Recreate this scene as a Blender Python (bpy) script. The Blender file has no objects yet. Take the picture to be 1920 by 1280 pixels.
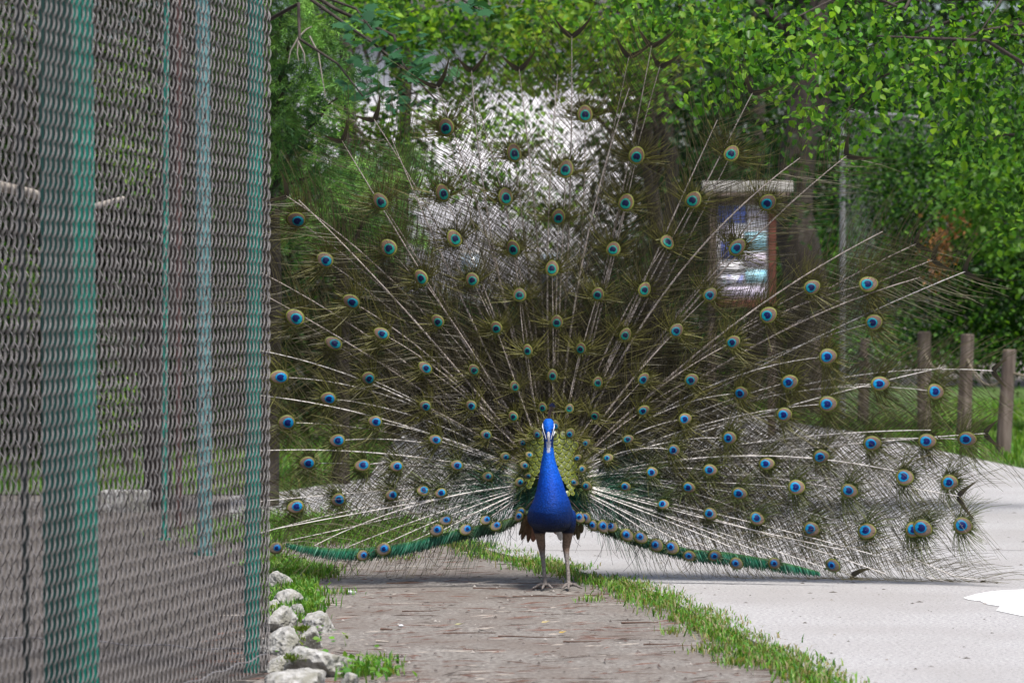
import bpy, bmesh, math, random
import numpy as np
from mathutils import Vector, Matrix, noise, Euler

random.seed(7)
RNG = np.random.default_rng(7)
scene = bpy.context.scene
COL = scene.collection
R = math.radians

# ------------------------------------------------------------------ camera, sky, sun, exposure
F = 6400.0            # focal length in photo pixels (photo is 1920 wide)
HOR = 592.0           # row of the horizon in the photo
CAMH = 1.07
BY = 13.4             # distance of the bird
cam_d = bpy.data.cameras.new('camera')
cam = bpy.data.objects.new('camera', cam_d)
COL.objects.link(cam)
cam.location = (0, 0, CAMH)
cam.rotation_euler = (R(90), 0, 0)
cam_d.sensor_width = 36.0
cam_d.lens = 36.0 * F / 1920.0
cam_d.shift_y = -(640 - HOR) / 1920.0
cam_d.clip_start = 0.1
cam_d.clip_end = 2000
cam_d.dof.use_dof = True
cam_d.dof.focus_distance = 13.4
cam_d.dof.aperture_fstop = 6.7
scene.camera = cam

SUN_EL, SUN_AZ = 66.0, 148.0        # azimuth measured from +Y (away from the camera) towards +X
world = bpy.data.worlds.new('World')
scene.world = world
world.use_nodes = True
wn = world.node_tree.nodes
wl = world.node_tree.links
wn.clear()
sky = wn.new('ShaderNodeTexSky')
sky.sky_type = 'NISHITA'
sky.sun_disc = False
sky.sun_elevation = R(SUN_EL)
sky.sun_rotation = R(SUN_AZ)
sky.air_density = 1.0
sky.dust_density = 4.0
sky.ozone_density = 1.0
bg = wn.new('ShaderNodeBackground')
bg.inputs[1].default_value = 0.10
wo = wn.new('ShaderNodeOutputWorld')
wl.new(sky.outputs[0], bg.inputs[0])
wl.new(bg.outputs[0], wo.inputs[0])
sd = bpy.data.lights.new('sun', 'SUN')
sd.energy = 3.3
sd.angle = R(13)
sd.color = (1.0, 0.965, 0.92)
sun = bpy.data.objects.new('sun', sd)
COL.objects.link(sun)
sv = Vector((math.sin(R(SUN_AZ)) * math.cos(R(SUN_EL)), math.cos(R(SUN_AZ)) * math.cos(R(SUN_EL)), math.sin(R(SUN_EL))))
sun.rotation_euler = sv.to_track_quat('Z', 'Y').to_euler()
scene.view_settings.view_transform = 'Standard'
scene.view_settings.look = 'None'
scene.view_settings.gamma = 1.0
scene.view_settings.use_curve_mapping = False
scene.view_settings.exposure = 0.7
scene.cycles.max_bounces = 8
scene.cycles.diffuse_bounces = 4
scene.cycles.transmission_bounces = 6
scene.cycles.sample_clamp_indirect = 6.0

# ------------------------------------------------------------------ helpers
def at(px, py, d):
    """A point of the photo at distance d (metres along the view axis)."""
    return Vector(((px - 960.0) / F * d, d, CAMH - (py - HOR) / F * d))

def gnd(px, py, z=0.0):
    d = CAMH * F / (py - HOR)
    return Vector(((px - 960.0) / F * d, d, z))

def tag(o, label=None, cat=None, group=None, kind=None):
    if label: o['label'] = label
    if cat: o['category'] = cat
    if group: o['group'] = group
    if kind: o['kind'] = kind
    return o

def thing(name, label, cat, loc=(0, 0, 0), group=None):
    o = bpy.data.objects.new(name, None)
    o.empty_display_size = 0.1
    COL.objects.link(o)
    o.location = loc
    return tag(o, label, cat, group)

def link(name, me, parent=None, loc=None, rot=None, scl=None):
    o = bpy.data.objects.new(name, me)
    COL.objects.link(o)
    if parent is not None: o.parent = parent
    if loc is not None: o.location = loc
    if rot is not None: o.rotation_euler = rot
    if scl is not None: o.scale = scl
    return o

def mesh_np(name, V, Fq, mat, col=None, smooth=False):
    """V (n,3); Fq (m,3|4) int array, or a list of such arrays; col (n,3) vertex colours."""
    if not isinstance(Fq, (list, tuple)): Fq = [Fq]
    me = bpy.data.meshes.new(name)
    V = np.asarray(V, dtype=np.float32)
    me.vertices.add(len(V))
    me.vertices.foreach_set('co', V.ravel())
    idx = np.concatenate([np.asarray(f, dtype=np.int32).ravel() for f in Fq])
    cnt = np.concatenate([np.full(len(f), f.shape[1], dtype=np.int32) for f in Fq])
    start = np.concatenate([[0], np.cumsum(cnt)[:-1]]).astype(np.int32)
    me.loops.add(len(idx))
    me.loops.foreach_set('vertex_index', idx)
    me.polygons.add(len(cnt))
    me.polygons.foreach_set('loop_start', start)
    me.polygons.foreach_set('loop_total', cnt)
    if smooth:
        me.polygons.foreach_set('use_smooth', np.ones(len(cnt), dtype=bool))
    me.update(calc_edges=True)
    if col is not None:
        a = me.color_attributes.new('col', 'FLOAT_COLOR', 'POINT')
        c = np.ones((len(V), 4), dtype=np.float32)
        c[:, :3] = col
        a.data.foreach_set('color', c.ravel())
    if mat is not None: me.materials.append(mat)
    return me

def tube_np(P, rad, sides=6, cap=True):
    """verts and quads of a tube along polyline P with radius per point."""
    P = np.asarray(P, dtype=float); n = len(P)
    rad = np.broadcast_to(np.asarray(rad, dtype=float), (n,))
    T = np.gradient(P, axis=0)
    T /= np.linalg.norm(T, axis=1)[:, None] + 1e-12
    ref = np.array([0.31, 0.05, 0.95]) if abs(T[0][2]) < 0.8 else np.array([0.95, 0.05, 0.31])
    A = np.cross(T, ref); A /= np.linalg.norm(A, axis=1)[:, None] + 1e-12
    B = np.cross(T, A)
    ang = np.linspace(0, 2 * math.pi, sides, endpoint=False)
    V = P[:, None, :] + rad[:, None, None] * (np.cos(ang)[None, :, None] * A[:, None, :] + np.sin(ang)[None, :, None] * B[:, None, :])
    V = V.reshape(-1, 3)
    i = np.arange(n - 1)[:, None] * sides; j = np.arange(sides)[None, :]; k = (j + 1) % sides
    Q = np.stack([i + j, i + k, i + sides + k, i + sides + j], axis=-1).reshape(-1, 4)
    return V, Q

class Bag:
    """collects pieces into one mesh"""
    def __init__(s): s.V = []; s.F3 = []; s.F4 = []; s.C = []; s.n = 0
    def add(s, V, Fc, c=None):
        V = np.asarray(V, dtype=float); Fc = np.asarray(Fc)
        (s.F3 if Fc.shape[1] == 3 else s.F4).append(Fc + s.n)
        s.V.append(V); s.n += len(V)
        if c is not None:
            s.C.append(np.broadcast_to(np.asarray(c, dtype=float), (len(V), 3)))
    def mesh(s, name, mat, smooth=False):
        Fs = []
        if s.F3: Fs.append(np.concatenate(s.F3))
        if s.F4: Fs.append(np.concatenate(s.F4))
        return mesh_np(name, np.concatenate(s.V), Fs, mat, np.concatenate(s.C) if s.C else None, smooth)

def box_np(c, size, rot=0.0):
    x, y, z = np.array(size) / 2.0
    V = np.array([[sx * x, sy * y, sz * z] for sz in (-1, 1) for sy in (-1, 1) for sx in (-1, 1)])
    ca, sa = math.cos(rot), math.sin(rot)
    V = V @ np.array([[ca, sa, 0], [-sa, ca, 0], [0, 0, 1]]) + np.array(c)
    Q = np.array([[0, 2, 3, 1], [4, 5, 7, 6], [0, 1, 5, 4], [2, 6, 7, 3], [0, 4, 6, 2], [1, 3, 7, 5]])
    return V, Q

def bevel_mesh(me, w=0.004, seg=2):
    bm = bmesh.new(); bm.from_mesh(me)
    bmesh.ops.bevel(bm, geom=list(bm.edges), offset=w, segments=seg, affect='EDGES', profile=0.7)
    bm.to_mesh(me); bm.free(); return me

# ------------------------------------------------------------------ materials
def new_mat(name):
    m = bpy.data.materials.new(name); m.use_nodes = True
    nt = m.node_tree; nt.nodes.clear()
    out = nt.nodes.new('ShaderNodeOutputMaterial')
    return m, nt, out

def N(nt, typ, **kw):
    n = nt.nodes.new(typ)
    for k, v in kw.items(): setattr(n, k, v)
    return n

def ramp(nt, stops):
    r = N(nt, 'ShaderNodeValToRGB')
    e = r.color_ramp.elements
    while len(e) < len(stops): e.new(0.5)
    for i, (p, c) in enumerate(stops):
        e[i].position = p
        e[i].color = (*c, 1) if len(c) == 3 else c
    return r

def attr_mat(name, rough=0.5, spec=0.4, bump=0.0, bscale=300.0, metallic=0.0, sheen=0.0, trans=0.0, noise_amt=0.0, noise_scale=40.0):
    """base colour from the vertex colours of the thing, with a little grain"""
    m, nt, out = new_mat(name)
    a = N(nt, 'ShaderNodeAttribute', attribute_name='col')
    p = N(nt, 'ShaderNodeBsdfPrincipled')
    p.inputs['Roughness'].default_value = rough
    p.inputs['Specular IOR Level'].default_value = spec
    p.inputs['Metallic'].default_value = metallic
    csock = a.outputs['Color']
    if noise_amt:
        tc = N(nt, 'ShaderNodeTexCoord')
        nz = N(nt, 'ShaderNodeTexNoise'); nz.inputs['Scale'].default_value = noise_scale; nz.inputs['Detail'].default_value = 6
        nt.links.new(tc.outputs['Object'], nz.inputs['Vector'])
        mr = N(nt, 'ShaderNodeMapRange')
        mr.inputs[1].default_value = 0.3; mr.inputs[2].default_value = 0.7
        mr.inputs[3].default_value = 1 - noise_amt; mr.inputs[4].default_value = 1 + noise_amt
        nt.links.new(nz.outputs[0], mr.inputs[0])
        mx = N(nt, 'ShaderNodeVectorMath', operation='SCALE')
        nt.links.new(csock, mx.inputs[0]); nt.links.new(mr.outputs[0], mx.inputs['Scale'])
        csock = mx.outputs[0]
    if name == 'feather eyespot':                                  # every eye a little lighter or darker than the next
        oi = N(nt, 'ShaderNodeObjectInfo'); mr2 = N(nt, 'ShaderNodeMapRange'); mr2.inputs[3].default_value = .72; mr2.inputs[4].default_value = 1.3
        nt.links.new(oi.outputs['Random'], mr2.inputs[0])
        mx2 = N(nt, 'ShaderNodeVectorMath', operation='SCALE'); nt.links.new(csock, mx2.inputs[0]); nt.links.new(mr2.outputs[0], mx2.inputs['Scale']); csock = mx2.outputs[0]
    nt.links.new(csock, p.inputs['Base Color'])
    if bump:
        tc = N(nt, 'ShaderNodeTexCoord')
        nz = N(nt, 'ShaderNodeTexNoise'); nz.inputs['Scale'].default_value = bscale; nz.inputs['Detail'].default_value = 3
        nt.links.new(tc.outputs['Object'], nz.inputs['Vector'])
        b = N(nt, 'ShaderNodeBump'); b.inputs['Strength'].default_value = bump; b.inputs['Distance'].default_value = 0.004
        nt.links.new(nz.outputs[0], b.inputs['Height']); nt.links.new(b.outputs[0], p.inputs['Normal'])
    if trans > 0:
        t = N(nt, 'ShaderNodeBsdfTranslucent')
        hs = N(nt, 'ShaderNodeMix', data_type='RGBA', blend_type='MULTIPLY')
        hs.inputs[0].default_value = 1.0
        nt.links.new(csock, hs.inputs[6]); hs.inputs[7].default_value = (1.75, 1.65, 0.5, 1)
        nt.links.new(hs.outputs[2], t.inputs[0])
        mx = N(nt, 'ShaderNodeMixShader'); mx.inputs[0].default_value = trans
        nt.links.new(p.outputs[0], mx.inputs[1]); nt.links.new(t.outputs[0], mx.inputs[2])
        nt.links.new(mx.outputs[0], out.inputs[0])
    else:
        nt.links.new(p.outputs[0], out.inputs[0])
    return m

def noise_mat(name, stops, scale=20.0, rough=0.8, bump=0.3, bscale=None, stretch=(1, 1, 1), detail=8, spec=0.3, dist=0.01, metallic=0.0, speck=None, patch=None):
    """colour from noise through a ramp. speck: (scale, threshold, colour) small dots; patch: (scale, colour, amount)"""
    m, nt, out = new_mat(name)
    tc = N(nt, 'ShaderNodeTexCoord')
    mp = N(nt, 'ShaderNodeMapping'); mp.inputs['Scale'].default_value = stretch
    nt.links.new(tc.outputs['Object'], mp.inputs['Vector'])
    nz = N(nt, 'ShaderNodeTexNoise'); nz.inputs['Scale'].default_value = scale; nz.inputs['Detail'].default_value = detail; nz.inputs['Roughness'].default_value = 0.62
    nt.links.new(mp.outputs[0], nz.inputs['Vector'])
    rp = ramp(nt, stops)
    nt.links.new(nz.outputs[0], rp.inputs[0])
    c = rp.outputs[0]
    if patch:
        n2 = N(nt, 'ShaderNodeTexNoise'); n2.inputs['Scale'].default_value = patch[0]; n2.inputs['Detail'].default_value = 5
        nt.links.new(tc.outputs['Object'], n2.inputs['Vector'])
        r2 = ramp(nt, [(0.42, (0, 0, 0)), (0.62, (patch[2],) * 3)])
        nt.links.new(n2.outputs[0], r2.inputs[0])
        mx = N(nt, 'ShaderNodeMix', data_type='RGBA')
        nt.links.new(r2.outputs[0], mx.inputs[0]); nt.links.new(c, mx.inputs[6]); mx.inputs[7].default_value = (*patch[1], 1)
        c = mx.outputs[2]
    if speck:
        v = N(nt, 'ShaderNodeTexVoronoi'); v.inputs['Scale'].default_value = speck[0]
        nt.links.new(mp.outputs[0], v.inputs['Vector'])
        r3 = ramp(nt, [(speck[1] * 0.7, (1, 1, 1)), (speck[1], (0, 0, 0))])
        nt.links.new(v.outputs['Distance'], r3.inputs[0])
        # only some cells carry a dot
        sep = N(nt, 'ShaderNodeSeparateColor'); nt.links.new(v.outputs['Color'], sep.inputs[0])
        gt = N(nt, 'ShaderNodeMath', operation='GREATER_THAN'); gt.inputs[1].default_value = 0.55
        nt.links.new(sep.outputs[0], gt.inputs[0])
        ml = N(nt, 'ShaderNodeMath', operation='MULTIPLY')
        nt.links.new(gt.outputs[0], ml.inputs[0]); nt.links.new(r3.outputs[0], ml.inputs[1])
        mx = N(nt, 'ShaderNodeMix', data_type='RGBA')
        nt.links.new(ml.outputs[0], mx.inputs[0]); nt.links.new(c, mx.inputs[6]); mx.inputs[7].default_value = (*speck[2], 1)
        c = mx.outputs[2]
    p = N(nt, 'ShaderNodeBsdfPrincipled')
    p.inputs['Roughness'].default_value = rough
    p.inputs['Specular IOR Level'].default_value = spec
    p.inputs['Metallic'].default_value = metallic
    nt.links.new(c, p.inputs['Base Color'])
    if bump:
        nb = N(nt, 'ShaderNodeTexNoise'); nb.inputs['Scale'].default_value = bscale or scale * 2; nb.inputs['Detail'].default_value = 8
        nt.links.new(mp.outputs[0], nb.inputs['Vector'])
        b = N(nt, 'ShaderNodeBump'); b.inputs['Strength'].default_value = bump; b.inputs['Distance'].default_value = dist
        nt.links.new(nb.outputs[0], b.inputs['Height']); nt.links.new(b.outputs[0], p.inputs['Normal'])
    nt.links.new(p.outputs[0], out.inputs[0])
    return m

M = {}
M['dirt'] = noise_mat('dirt', [(0.30, (.085, .072, .062)), (0.5, (.182, .168, .154)), (0.72, (.32, .30, .28))], scale=60, rough=0.95, bump=0.55, bscale=90, dist=0.012,
                      speck=(80, 0.24, (.07, .055, .048)), patch=(2.2, (.13, .105, .09), 0.55))
M['pen'] = noise_mat('pen soil darkened for shade', [(0.25, (.040, .034, .030)), (0.5, (.080, .070, .063)), (0.75, (.135, .12, .11))], scale=40, rough=0.95, bump=0.5, bscale=70, dist=0.012, speck=(60, .22, (.03, .025, .022)))  # soil colour darkened to stand in for the shade in the pen
M['concrete'] = noise_mat('pale path concrete', [(0.30, (.22, .215, .215)), (0.5, (.335, .33, .335)), (0.70, (.50, .495, .498))], scale=75, rough=0.9, bump=0.6, bscale=140, dist=0.006,
                          speck=(60, 0.2, (.10, .095, .09)), patch=(0.9, (.28, .27, .265), 0.7))
M['joint'] = noise_mat('joint soil', [(0.3, (.05, .045, .04)), (0.7, (.09, .08, .07))], scale=30)
M['lawn'] = noise_mat('lawn soil', [(0.3, (.035, .075, .012)), (0.7, (.08, .14, .025))], scale=8, bump=0.4)
M['white_paint'] = noise_mat('white road paint', [(0.3, (.70, .71, .73)), (0.7, (.84, .85, .86))], scale=20, rough=0.7, bump=0.1)
M['rock'] = noise_mat('limestone', [(0.32, (.12, .115, .10)), (0.44, (.30, .295, .28)), (0.60, (.60, .60, .61))], scale=15, rough=0.9, bump=0.9, bscale=26, dist=0.02,
                      patch=(13, (.12, .115, .075), 0.8))
M['wire_mesh'] = attr_mat('weathered galvanised wire with painted shade', rough=0.5, spec=0.4, metallic=0.25, noise_amt=0.35, noise_scale=30)
M['wire'] = noise_mat('weathered galvanised wire', [(0.3, (.17, .16, .165)), (0.7, (.33, .325, .345))], scale=60, rough=0.5, bump=0.0, metallic=0.35, spec=0.5)
M['wire_far'] = noise_mat('old galvanised wire', [(0.3, (.16, .165, .165)), (0.7, (.28, .28, .29))], scale=30, rough=0.6, bump=0.0, metallic=0.3)
M['teal'] = noise_mat('teal green post paint', [(0.3, (.006, .15, .115)), (0.55, (.009, .23, .175)), (0.75, (.02, .29, .225))], scale=14, rough=0.45, bump=0.15, bscale=60, dist=0.003, stretch=(1, 1, .4),
                      patch=(5, (.03, .085, .07), 0.55))
M['teal_shaded'] = noise_mat('green post paint darkened for shade', [(0.3, (.006, .048, .042)), (0.6, (.009, .075, .064)), (0.8, (.02, .06, .05))], scale=12, rough=0.6, bump=0.15, stretch=(1, 1, .3), patch=(2, (.035, .04, .034), 0.4))  # post green darkened to paint in the shade of its left side
M['teal_pale'] = noise_mat('faded teal post paint', [(0.3, (.065, .19, .20)), (0.7, (.12, .27, .28))], scale=14, rough=0.5, bump=0.1, stretch=(1, 1, .4))
M['black_pipe'] = noise_mat('dark painted pipe', [(0.3, (.006, .013, .013)), (0.7, (.016, .026, .026))], scale=25, rough=0.5, bump=0.1)
M['rust'] = noise_mat('rusty red pole', [(0.3, (.05, .026, .024)), (0.7, (.10, .05, .045))], scale=25, rough=0.8)
M['wood_post'] = noise_mat('weathered post wood', [(0.3, (.055, .04, .034)), (0.5, (.125, .096, .082)), (0.72, (.23, .19, .165))], scale=22, rough=0.9, bump=0.9, bscale=40, dist=0.01, stretch=(1, 1, .12))
M['wood_pale'] = noise_mat('pale grey timber', [(0.3, (.26, .25, .23)), (0.7, (.46, .44, .42))], scale=20, rough=0.85, bump=0.4, stretch=(.12, 1, 1))
M['wood_red'] = noise_mat('red brown stained timber', [(0.3, (.07, .024, .016)), (0.7, (.15, .050, .034))], scale=20, rough=0.7, bump=0.3, stretch=(1, 1, .15))
M['rope'] = noise_mat('old rope', [(0.3, (.13, .11, .08)), (0.7, (.22, .19, .14))], scale=60, rough=0.95)
M['bark'] = noise_mat('bark', [(0.3, (.018, .014, .011)), (0.55, (.050, .041, .035)), (0.75, (.105, .092, .082))], scale=10, rough=0.95, bump=1.0, bscale=16, dist=0.03, stretch=(1, 1, .22))
M['twig'] = noise_mat('dry twig', [(0.3, (.06, .035, .026)), (0.7, (.15, .095, .075))], scale=30, rough=0.9)
M['twig_pale'] = noise_mat('bleached twig', [(0.3, (.25, .22, .19)), (0.7, (.42, .38, .33))], scale=30, rough=0.9)
M['litter'] = attr_mat('ground litter', rough=0.9, spec=0.2)
M['grass'] = attr_mat('grass blades', rough=0.5, spec=0.3, trans=0.32)
M['leaf'] = attr_mat('tree leaves', rough=0.5, spec=0.22, trans=0.42)
M['needle'] = attr_mat('conifer needles', rough=0.6, spec=0.25, trans=0.2)
M['barb'] = attr_mat('feather barbs', rough=0.5, spec=0.35)
M['eye'] = attr_mat('feather eyespot', rough=0.55, spec=0.15, noise_amt=0.28, noise_scale=6.0)
M['scale'] = attr_mat('golden back scale', rough=0.38, spec=0.5)
M['body'] = attr_mat('bird plumage and skin', rough=0.55, spec=0.16, bump=1.0, bscale=170, noise_amt=0.34, noise_scale=120)
M['shaft'] = noise_mat('feather shaft', [(0.3, (.62, .57, .53)), (0.7, (.86, .82, .78))], scale=25, rough=0.45, bump=0.0)
M['shaft_cream'] = noise_mat('cream feather shaft', [(0.3, (.36, .30, .265)), (0.7, (.60, .53, .48))], scale=25, rough=0.45, bump=0.0)
M['wing'] = attr_mat('wing quill', rough=0.6, spec=0.2, noise_amt=0.25, noise_scale=90)
M['crest'] = noise_mat('crest quill', [(0.3, (.05, .035, .03)), (0.7, (.09, .065, .055))], scale=60, rough=0.6)
M['crest_tip'] = noise_mat('crest tip', [(0.3, (.004, .007, .03)), (0.7, (.008, .014, .06))], scale=60, rough=0.5)
M['face'] = noise_mat('bare white face skin', [(0.3, (.50, .52, .56)), (0.7, (.68, .69, .73))], scale=80, rough=0.6)
M['beak'] = noise_mat('horn beak', [(0.3, (.20, .20, .21)), (0.7, (.36, .355, .37))], scale=80, rough=0.4)
M['iris'] = noise_mat('dark bird eye', [(0.3, (.01, .007, .005)), (0.7, (.02, .012, .01))], scale=80, rough=0.1, spec=0.6)

# leaf objects: colour by object random value
def leaf_obj_mat(name, stops, trans=0.4, rough=0.42):
    m, nt, out = new_mat(name)
    oi = N(nt, 'ShaderNodeObjectInfo'); rp = ramp(nt, stops)
    nt.links.new(oi.outputs['Random'], rp.inputs[0])
    p = N(nt, 'ShaderNodeBsdfPrincipled'); p.inputs['Roughness'].default_value = rough; p.inputs['Specular IOR Level'].default_value = 0.2
    nt.links.new(rp.outputs[0], p.inputs['Base Color'])
    t = N(nt, 'ShaderNodeBsdfTranslucent')
    hs = N(nt, 'ShaderNodeMix', data_type='RGBA', blend_type='MULTIPLY'); hs.inputs[0].default_value = 1
    nt.links.new(rp.outputs[0], hs.inputs[6]); hs.inputs[7].default_value = (1.9, 1.8, .5, 1)
    nt.links.new(hs.outputs[2], t.inputs[0])
    mx = N(nt, 'ShaderNodeMixShader'); mx.inputs[0].default_value = trans
    nt.links.new(p.outputs[0], mx.inputs[1]); nt.links.new(t.outputs[0], mx.inputs[2]); nt.links.new(mx.outputs[0], out.inputs[0])
    return m
M['leaf_obj'] = leaf_obj_mat('broad leaf', [(0, (.018, .070, .007)), (.5, (.055, .16, .013)), (1, (.16, .28, .026))], trans=.45, rough=.35)
M['maple_obj'] = leaf_obj_mat('maple leaf', [(0, (.014, .060, .026)), (.5, (.020, .082, .034)), (1, (.034, .11, .042))], trans=0.25, rough=0.75)

# poster: flat print of unreadable pictures
def poster_mat():
    m, nt, out = new_mat('faded information poster print')
    tc = N(nt, 'ShaderNodeTexCoord')
    mp = N(nt, 'ShaderNodeMapping'); mp.inputs['Scale'].default_value = (5.5, 1, 4.2); mp.inputs['Location'].default_value = (.3, 0, .1)
    nt.links.new(tc.outputs['Object'], mp.inputs[0])
    nz = N(nt, 'ShaderNodeTexNoise'); nz.inputs['Scale'].default_value = 2.2; nz.inputs['Detail'].default_value = 4; nz.inputs['Roughness'].default_value = 0.7
    nt.links.new(mp.outputs[0], nz.inputs['Vector'])
    rp = ramp(nt, [(0.30, (.10, .14, .42)), (0.42, (.26, .30, .60)), (0.48, (.62, .60, .72)), (0.56, (.74, .72, .76)), (0.63, (.30, .56, .68)), (0.72, (.60, .50, .55))])
    nt.links.new(nz.outputs[0], rp.inputs[0])
    p = N(nt, 'ShaderNodeBsdfPrincipled'); p.inputs['Roughness'].default_value = 0.4
    nt.links.new(rp.outputs[0], p.inputs['Base Color']); nt.links.new(p.outputs[0], out.inputs[0])
    return m
M['poster'] = poster_mat()
M['plaster'] = noise_mat('white lime plaster', [(0.3, (.72, .71, .74)), (0.7, (.84, .83, .85))], scale=1.5, rough=0.9, bump=0.1)
M['pane'] = noise_mat('window glass', [(0.3, (.16, .20, .24)), (0.7, (.28, .33, .38))], scale=1, rough=0.08, bump=0, spec=0.6)
M['roof'] = noise_mat('clay roof', [(0.3, (.09, .085, .085)), (0.7, (.15, .14, .14))], scale=6, rough=0.9)
M['blue_print'] = noise_mat('blue print', [(0.3, (.08, .11, .42)), (0.7, (.20, .26, .62))], scale=25, rough=0.4, bump=0)
M['cyan_print'] = noise_mat('cyan print', [(0.3, (.24, .55, .70)), (0.7, (.50, .74, .80))], scale=12, rough=0.4, bump=0)
M['white_print'] = noise_mat('white print', [(0.3, (.70, .68, .72)), (0.7, (.82, .80, .84))], scale=12, rough=0.4, bump=0)
M['lilac_print'] = noise_mat('lilac print', [(0.3, (.42, .38, .52)), (0.7, (.66, .60, .70))], scale=18, rough=0.4, bump=0)

# ------------------------------------------------------------------ ground, path, lawns
def sheet(name, pts, z, mat, kind='structure', parent=None, thick=None):
    bm = bmesh.new()
    vs = [bm.verts.new((p[0], p[1], z)) for p in pts]
    f = bm.faces.new(vs)
    if f.normal.z < 0: f.normal_flip()
    bmesh.ops.triangulate(bm, faces=[f])
    if thick:
        r = bmesh.ops.extrude_face_region(bm, geom=list(bm.faces))
        bmesh.ops.translate(bm, verts=[v for v in r['geom'] if isinstance(v, bmesh.types.BMVert)], vec=(0, 0, thick))
    bm.normal_update()
    me = bpy.data.meshes.new(name); bm.to_mesh(me); bm.free()
    me.materials.append(mat)
    o = link(name, me, parent)
    if kind: o['kind'] = kind
    return o

sheet('ground', [(-600, -100), (600, -100), (600, 1400), (-600, 1400)], -0.004, M['dirt'])

# the dirt yard in front: a finely uneven sheet on the ground
def uneven(name, x0, x1, y0, y1, nx, ny, z, amp, mat):
    xs = np.linspace(x0, x1, nx); ys = np.linspace(y0, y1, ny)
    V = []
    for y in ys:
        for x in xs:
            e = min(1.0, (x - x0) / .3, (x1 - x) / .3, (y - y0) / .5, (y1 - y) / .5)
            h = noise.noise(Vector((x * 3.1, y * 3.1, 1))) * amp + noise.noise(Vector((x * 11, y * 11, 5))) * amp * .5 + noise.noise(Vector((x * 34, y * 34, 9))) * amp * .3
            V.append((x, y, z + (h + amp * .4) * max(0.0, e)))
    i = np.arange(ny - 1)[:, None] * nx + np.arange(nx - 1)[None, :]
    Q = np.stack([i, i + 1, i + nx + 1, i + nx], -1).reshape(-1, 4)
    o = link(name, mesh_np(name, np.array(V), Q, mat, smooth=True))
    o['kind'] = 'structure'
    return o

# edge between dirt and path, in photo points of the ground
EDGE = [(1660, 1330), (1552, 1280), (1440, 1222), (1345, 1176), (1250, 1128), (1185, 1102), (1100, 1080), (1000, 1058), (900, 1032), (830, 1010), (770, 998), (650, 985), (500, 978), (430, 976)]
edge = [gnd(*p) for p in EDGE]
edge = [Vector((edge[0].x + .6, 6.0, 0))] + edge
FAR = [(430, 934), (500, 930), (690, 900), (760, 800), (880, 728), (1250, 733), (1450, 790), (1600, 812), (1750, 846), (1920, 882)]
far = [gnd(*p) for p in FAR]
far = far + [Vector((9, 21, 0)), Vector((9, 6, 0))]
JY = 15.38

def clip_poly(poly, ycut, keep_low):
    out = []
    for a, b in zip(poly, poly[1:] + poly[:1]):
        ia = (a.y <= ycut) == keep_low; ib = (b.y <= ycut) == keep_low
        if ia: out.append(a)
        if ia != ib:
            t = (ycut - a.y) / (b.y - a.y); out.append(a + (b - a) * t)
    return out
path_poly = edge + far
path = sheet('path', path_poly, 0.002, M['joint'])
lo = JY - .012; cuts = [-5, JY, 22.6, 30.0, 38.0, 100]
for a, b in zip(cuts, cuts[1:]):
    pl = path_poly
    if b < 90: pl = clip_poly(pl, b - .012, True)
    if a > 0: pl = clip_poly(pl, a + .012, False)
    sheet('slab', pl, 0.006, M['concrete'], kind=None, parent=path, thick=0.008)

sheet('pen_floor', [gnd(506, 1262), gnd(508, 1100), gnd(505, 1010), gnd(470, 940), gnd(-400, 938), Vector((-6, 7, 0)), Vector((-1.4, 6.2, 0))], -0.001, M['pen'])
uneven('dirt_yard', -.72, 1.15, 8.5, 16.6, 130, 300, -0.016, 0.014, M['dirt'])

# lawns: right of the path behind the posts, and beyond on the left
lawn_r = sheet('lawn', [gnd(1250, 731), gnd(1450, 787), gnd(1600, 809), gnd(1750, 843), gnd(1920, 879), Vector((9, 21.3, 0)), Vector((16, 30, 0)), Vector((14, 46, 0)), gnd(1250, 715)], 0.004, M['lawn'])
lawn_l = sheet('lawn', [Vector((-8, gnd(0, 928).y, 0)), gnd(500, 927), gnd(690, 897), gnd(760, 797), gnd(820, 760), Vector((-3, 44, 0)), Vector((-14, 40, 0))], 0.004, M['lawn'])

# white painted patch with a ragged end
wp = [gnd(1806, 1128), gnd(1830, 1121), gnd(1850, 1117), gnd(1880, 1114), gnd(1925, 1112), gnd(2100, 1110), gnd(2100, 1168), gnd(1925, 1164), gnd(1895, 1158), gnd(1868, 1152), gnd(1875, 1144), gnd(1850, 1140), gnd(1838, 1134), gnd(1818, 1132)]
sheet('path_marking', wp, 0.0162, M['white_paint'])

LEAF6 = np.array([(0, 0, 0), (-.32, .32, .06), (-.26, .68, .03), (0, 1, -.06), (.26, .68, .03), (.32, .32, .06)])
LEAF6_F = np.array([[0, 3, 2], [0, 2, 1], [0, 4, 3], [0, 5, 4]])
LEAF4 = np.array([(0, 0, 0), (-.33, .45, .07), (0, 1, -.04), (.33, .45, .07)])
LEAF4_F = np.array([[0, 2, 1], [0, 3, 2]])

def leaf_frames(n, P, droop, outward=None):
    """random orientation: leaf axis Y, blade normal Z mostly up"""
    az = RNG.uniform(0, 2 * np.pi, n)
    el = RNG.normal(-droop, .45, n)
    Y = np.stack([np.cos(az) * np.cos(el), np.sin(az) * np.cos(el), np.sin(el)], 1)
    up = np.stack([RNG.normal(0, .45, n), RNG.normal(-.25, .45, n), np.ones(n)], 1)
    X = np.cross(Y, up); X /= np.linalg.norm(X, axis=1)[:, None] + 1e-9
    Z = np.cross(X, Y)
    return X, Y, Z

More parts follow.
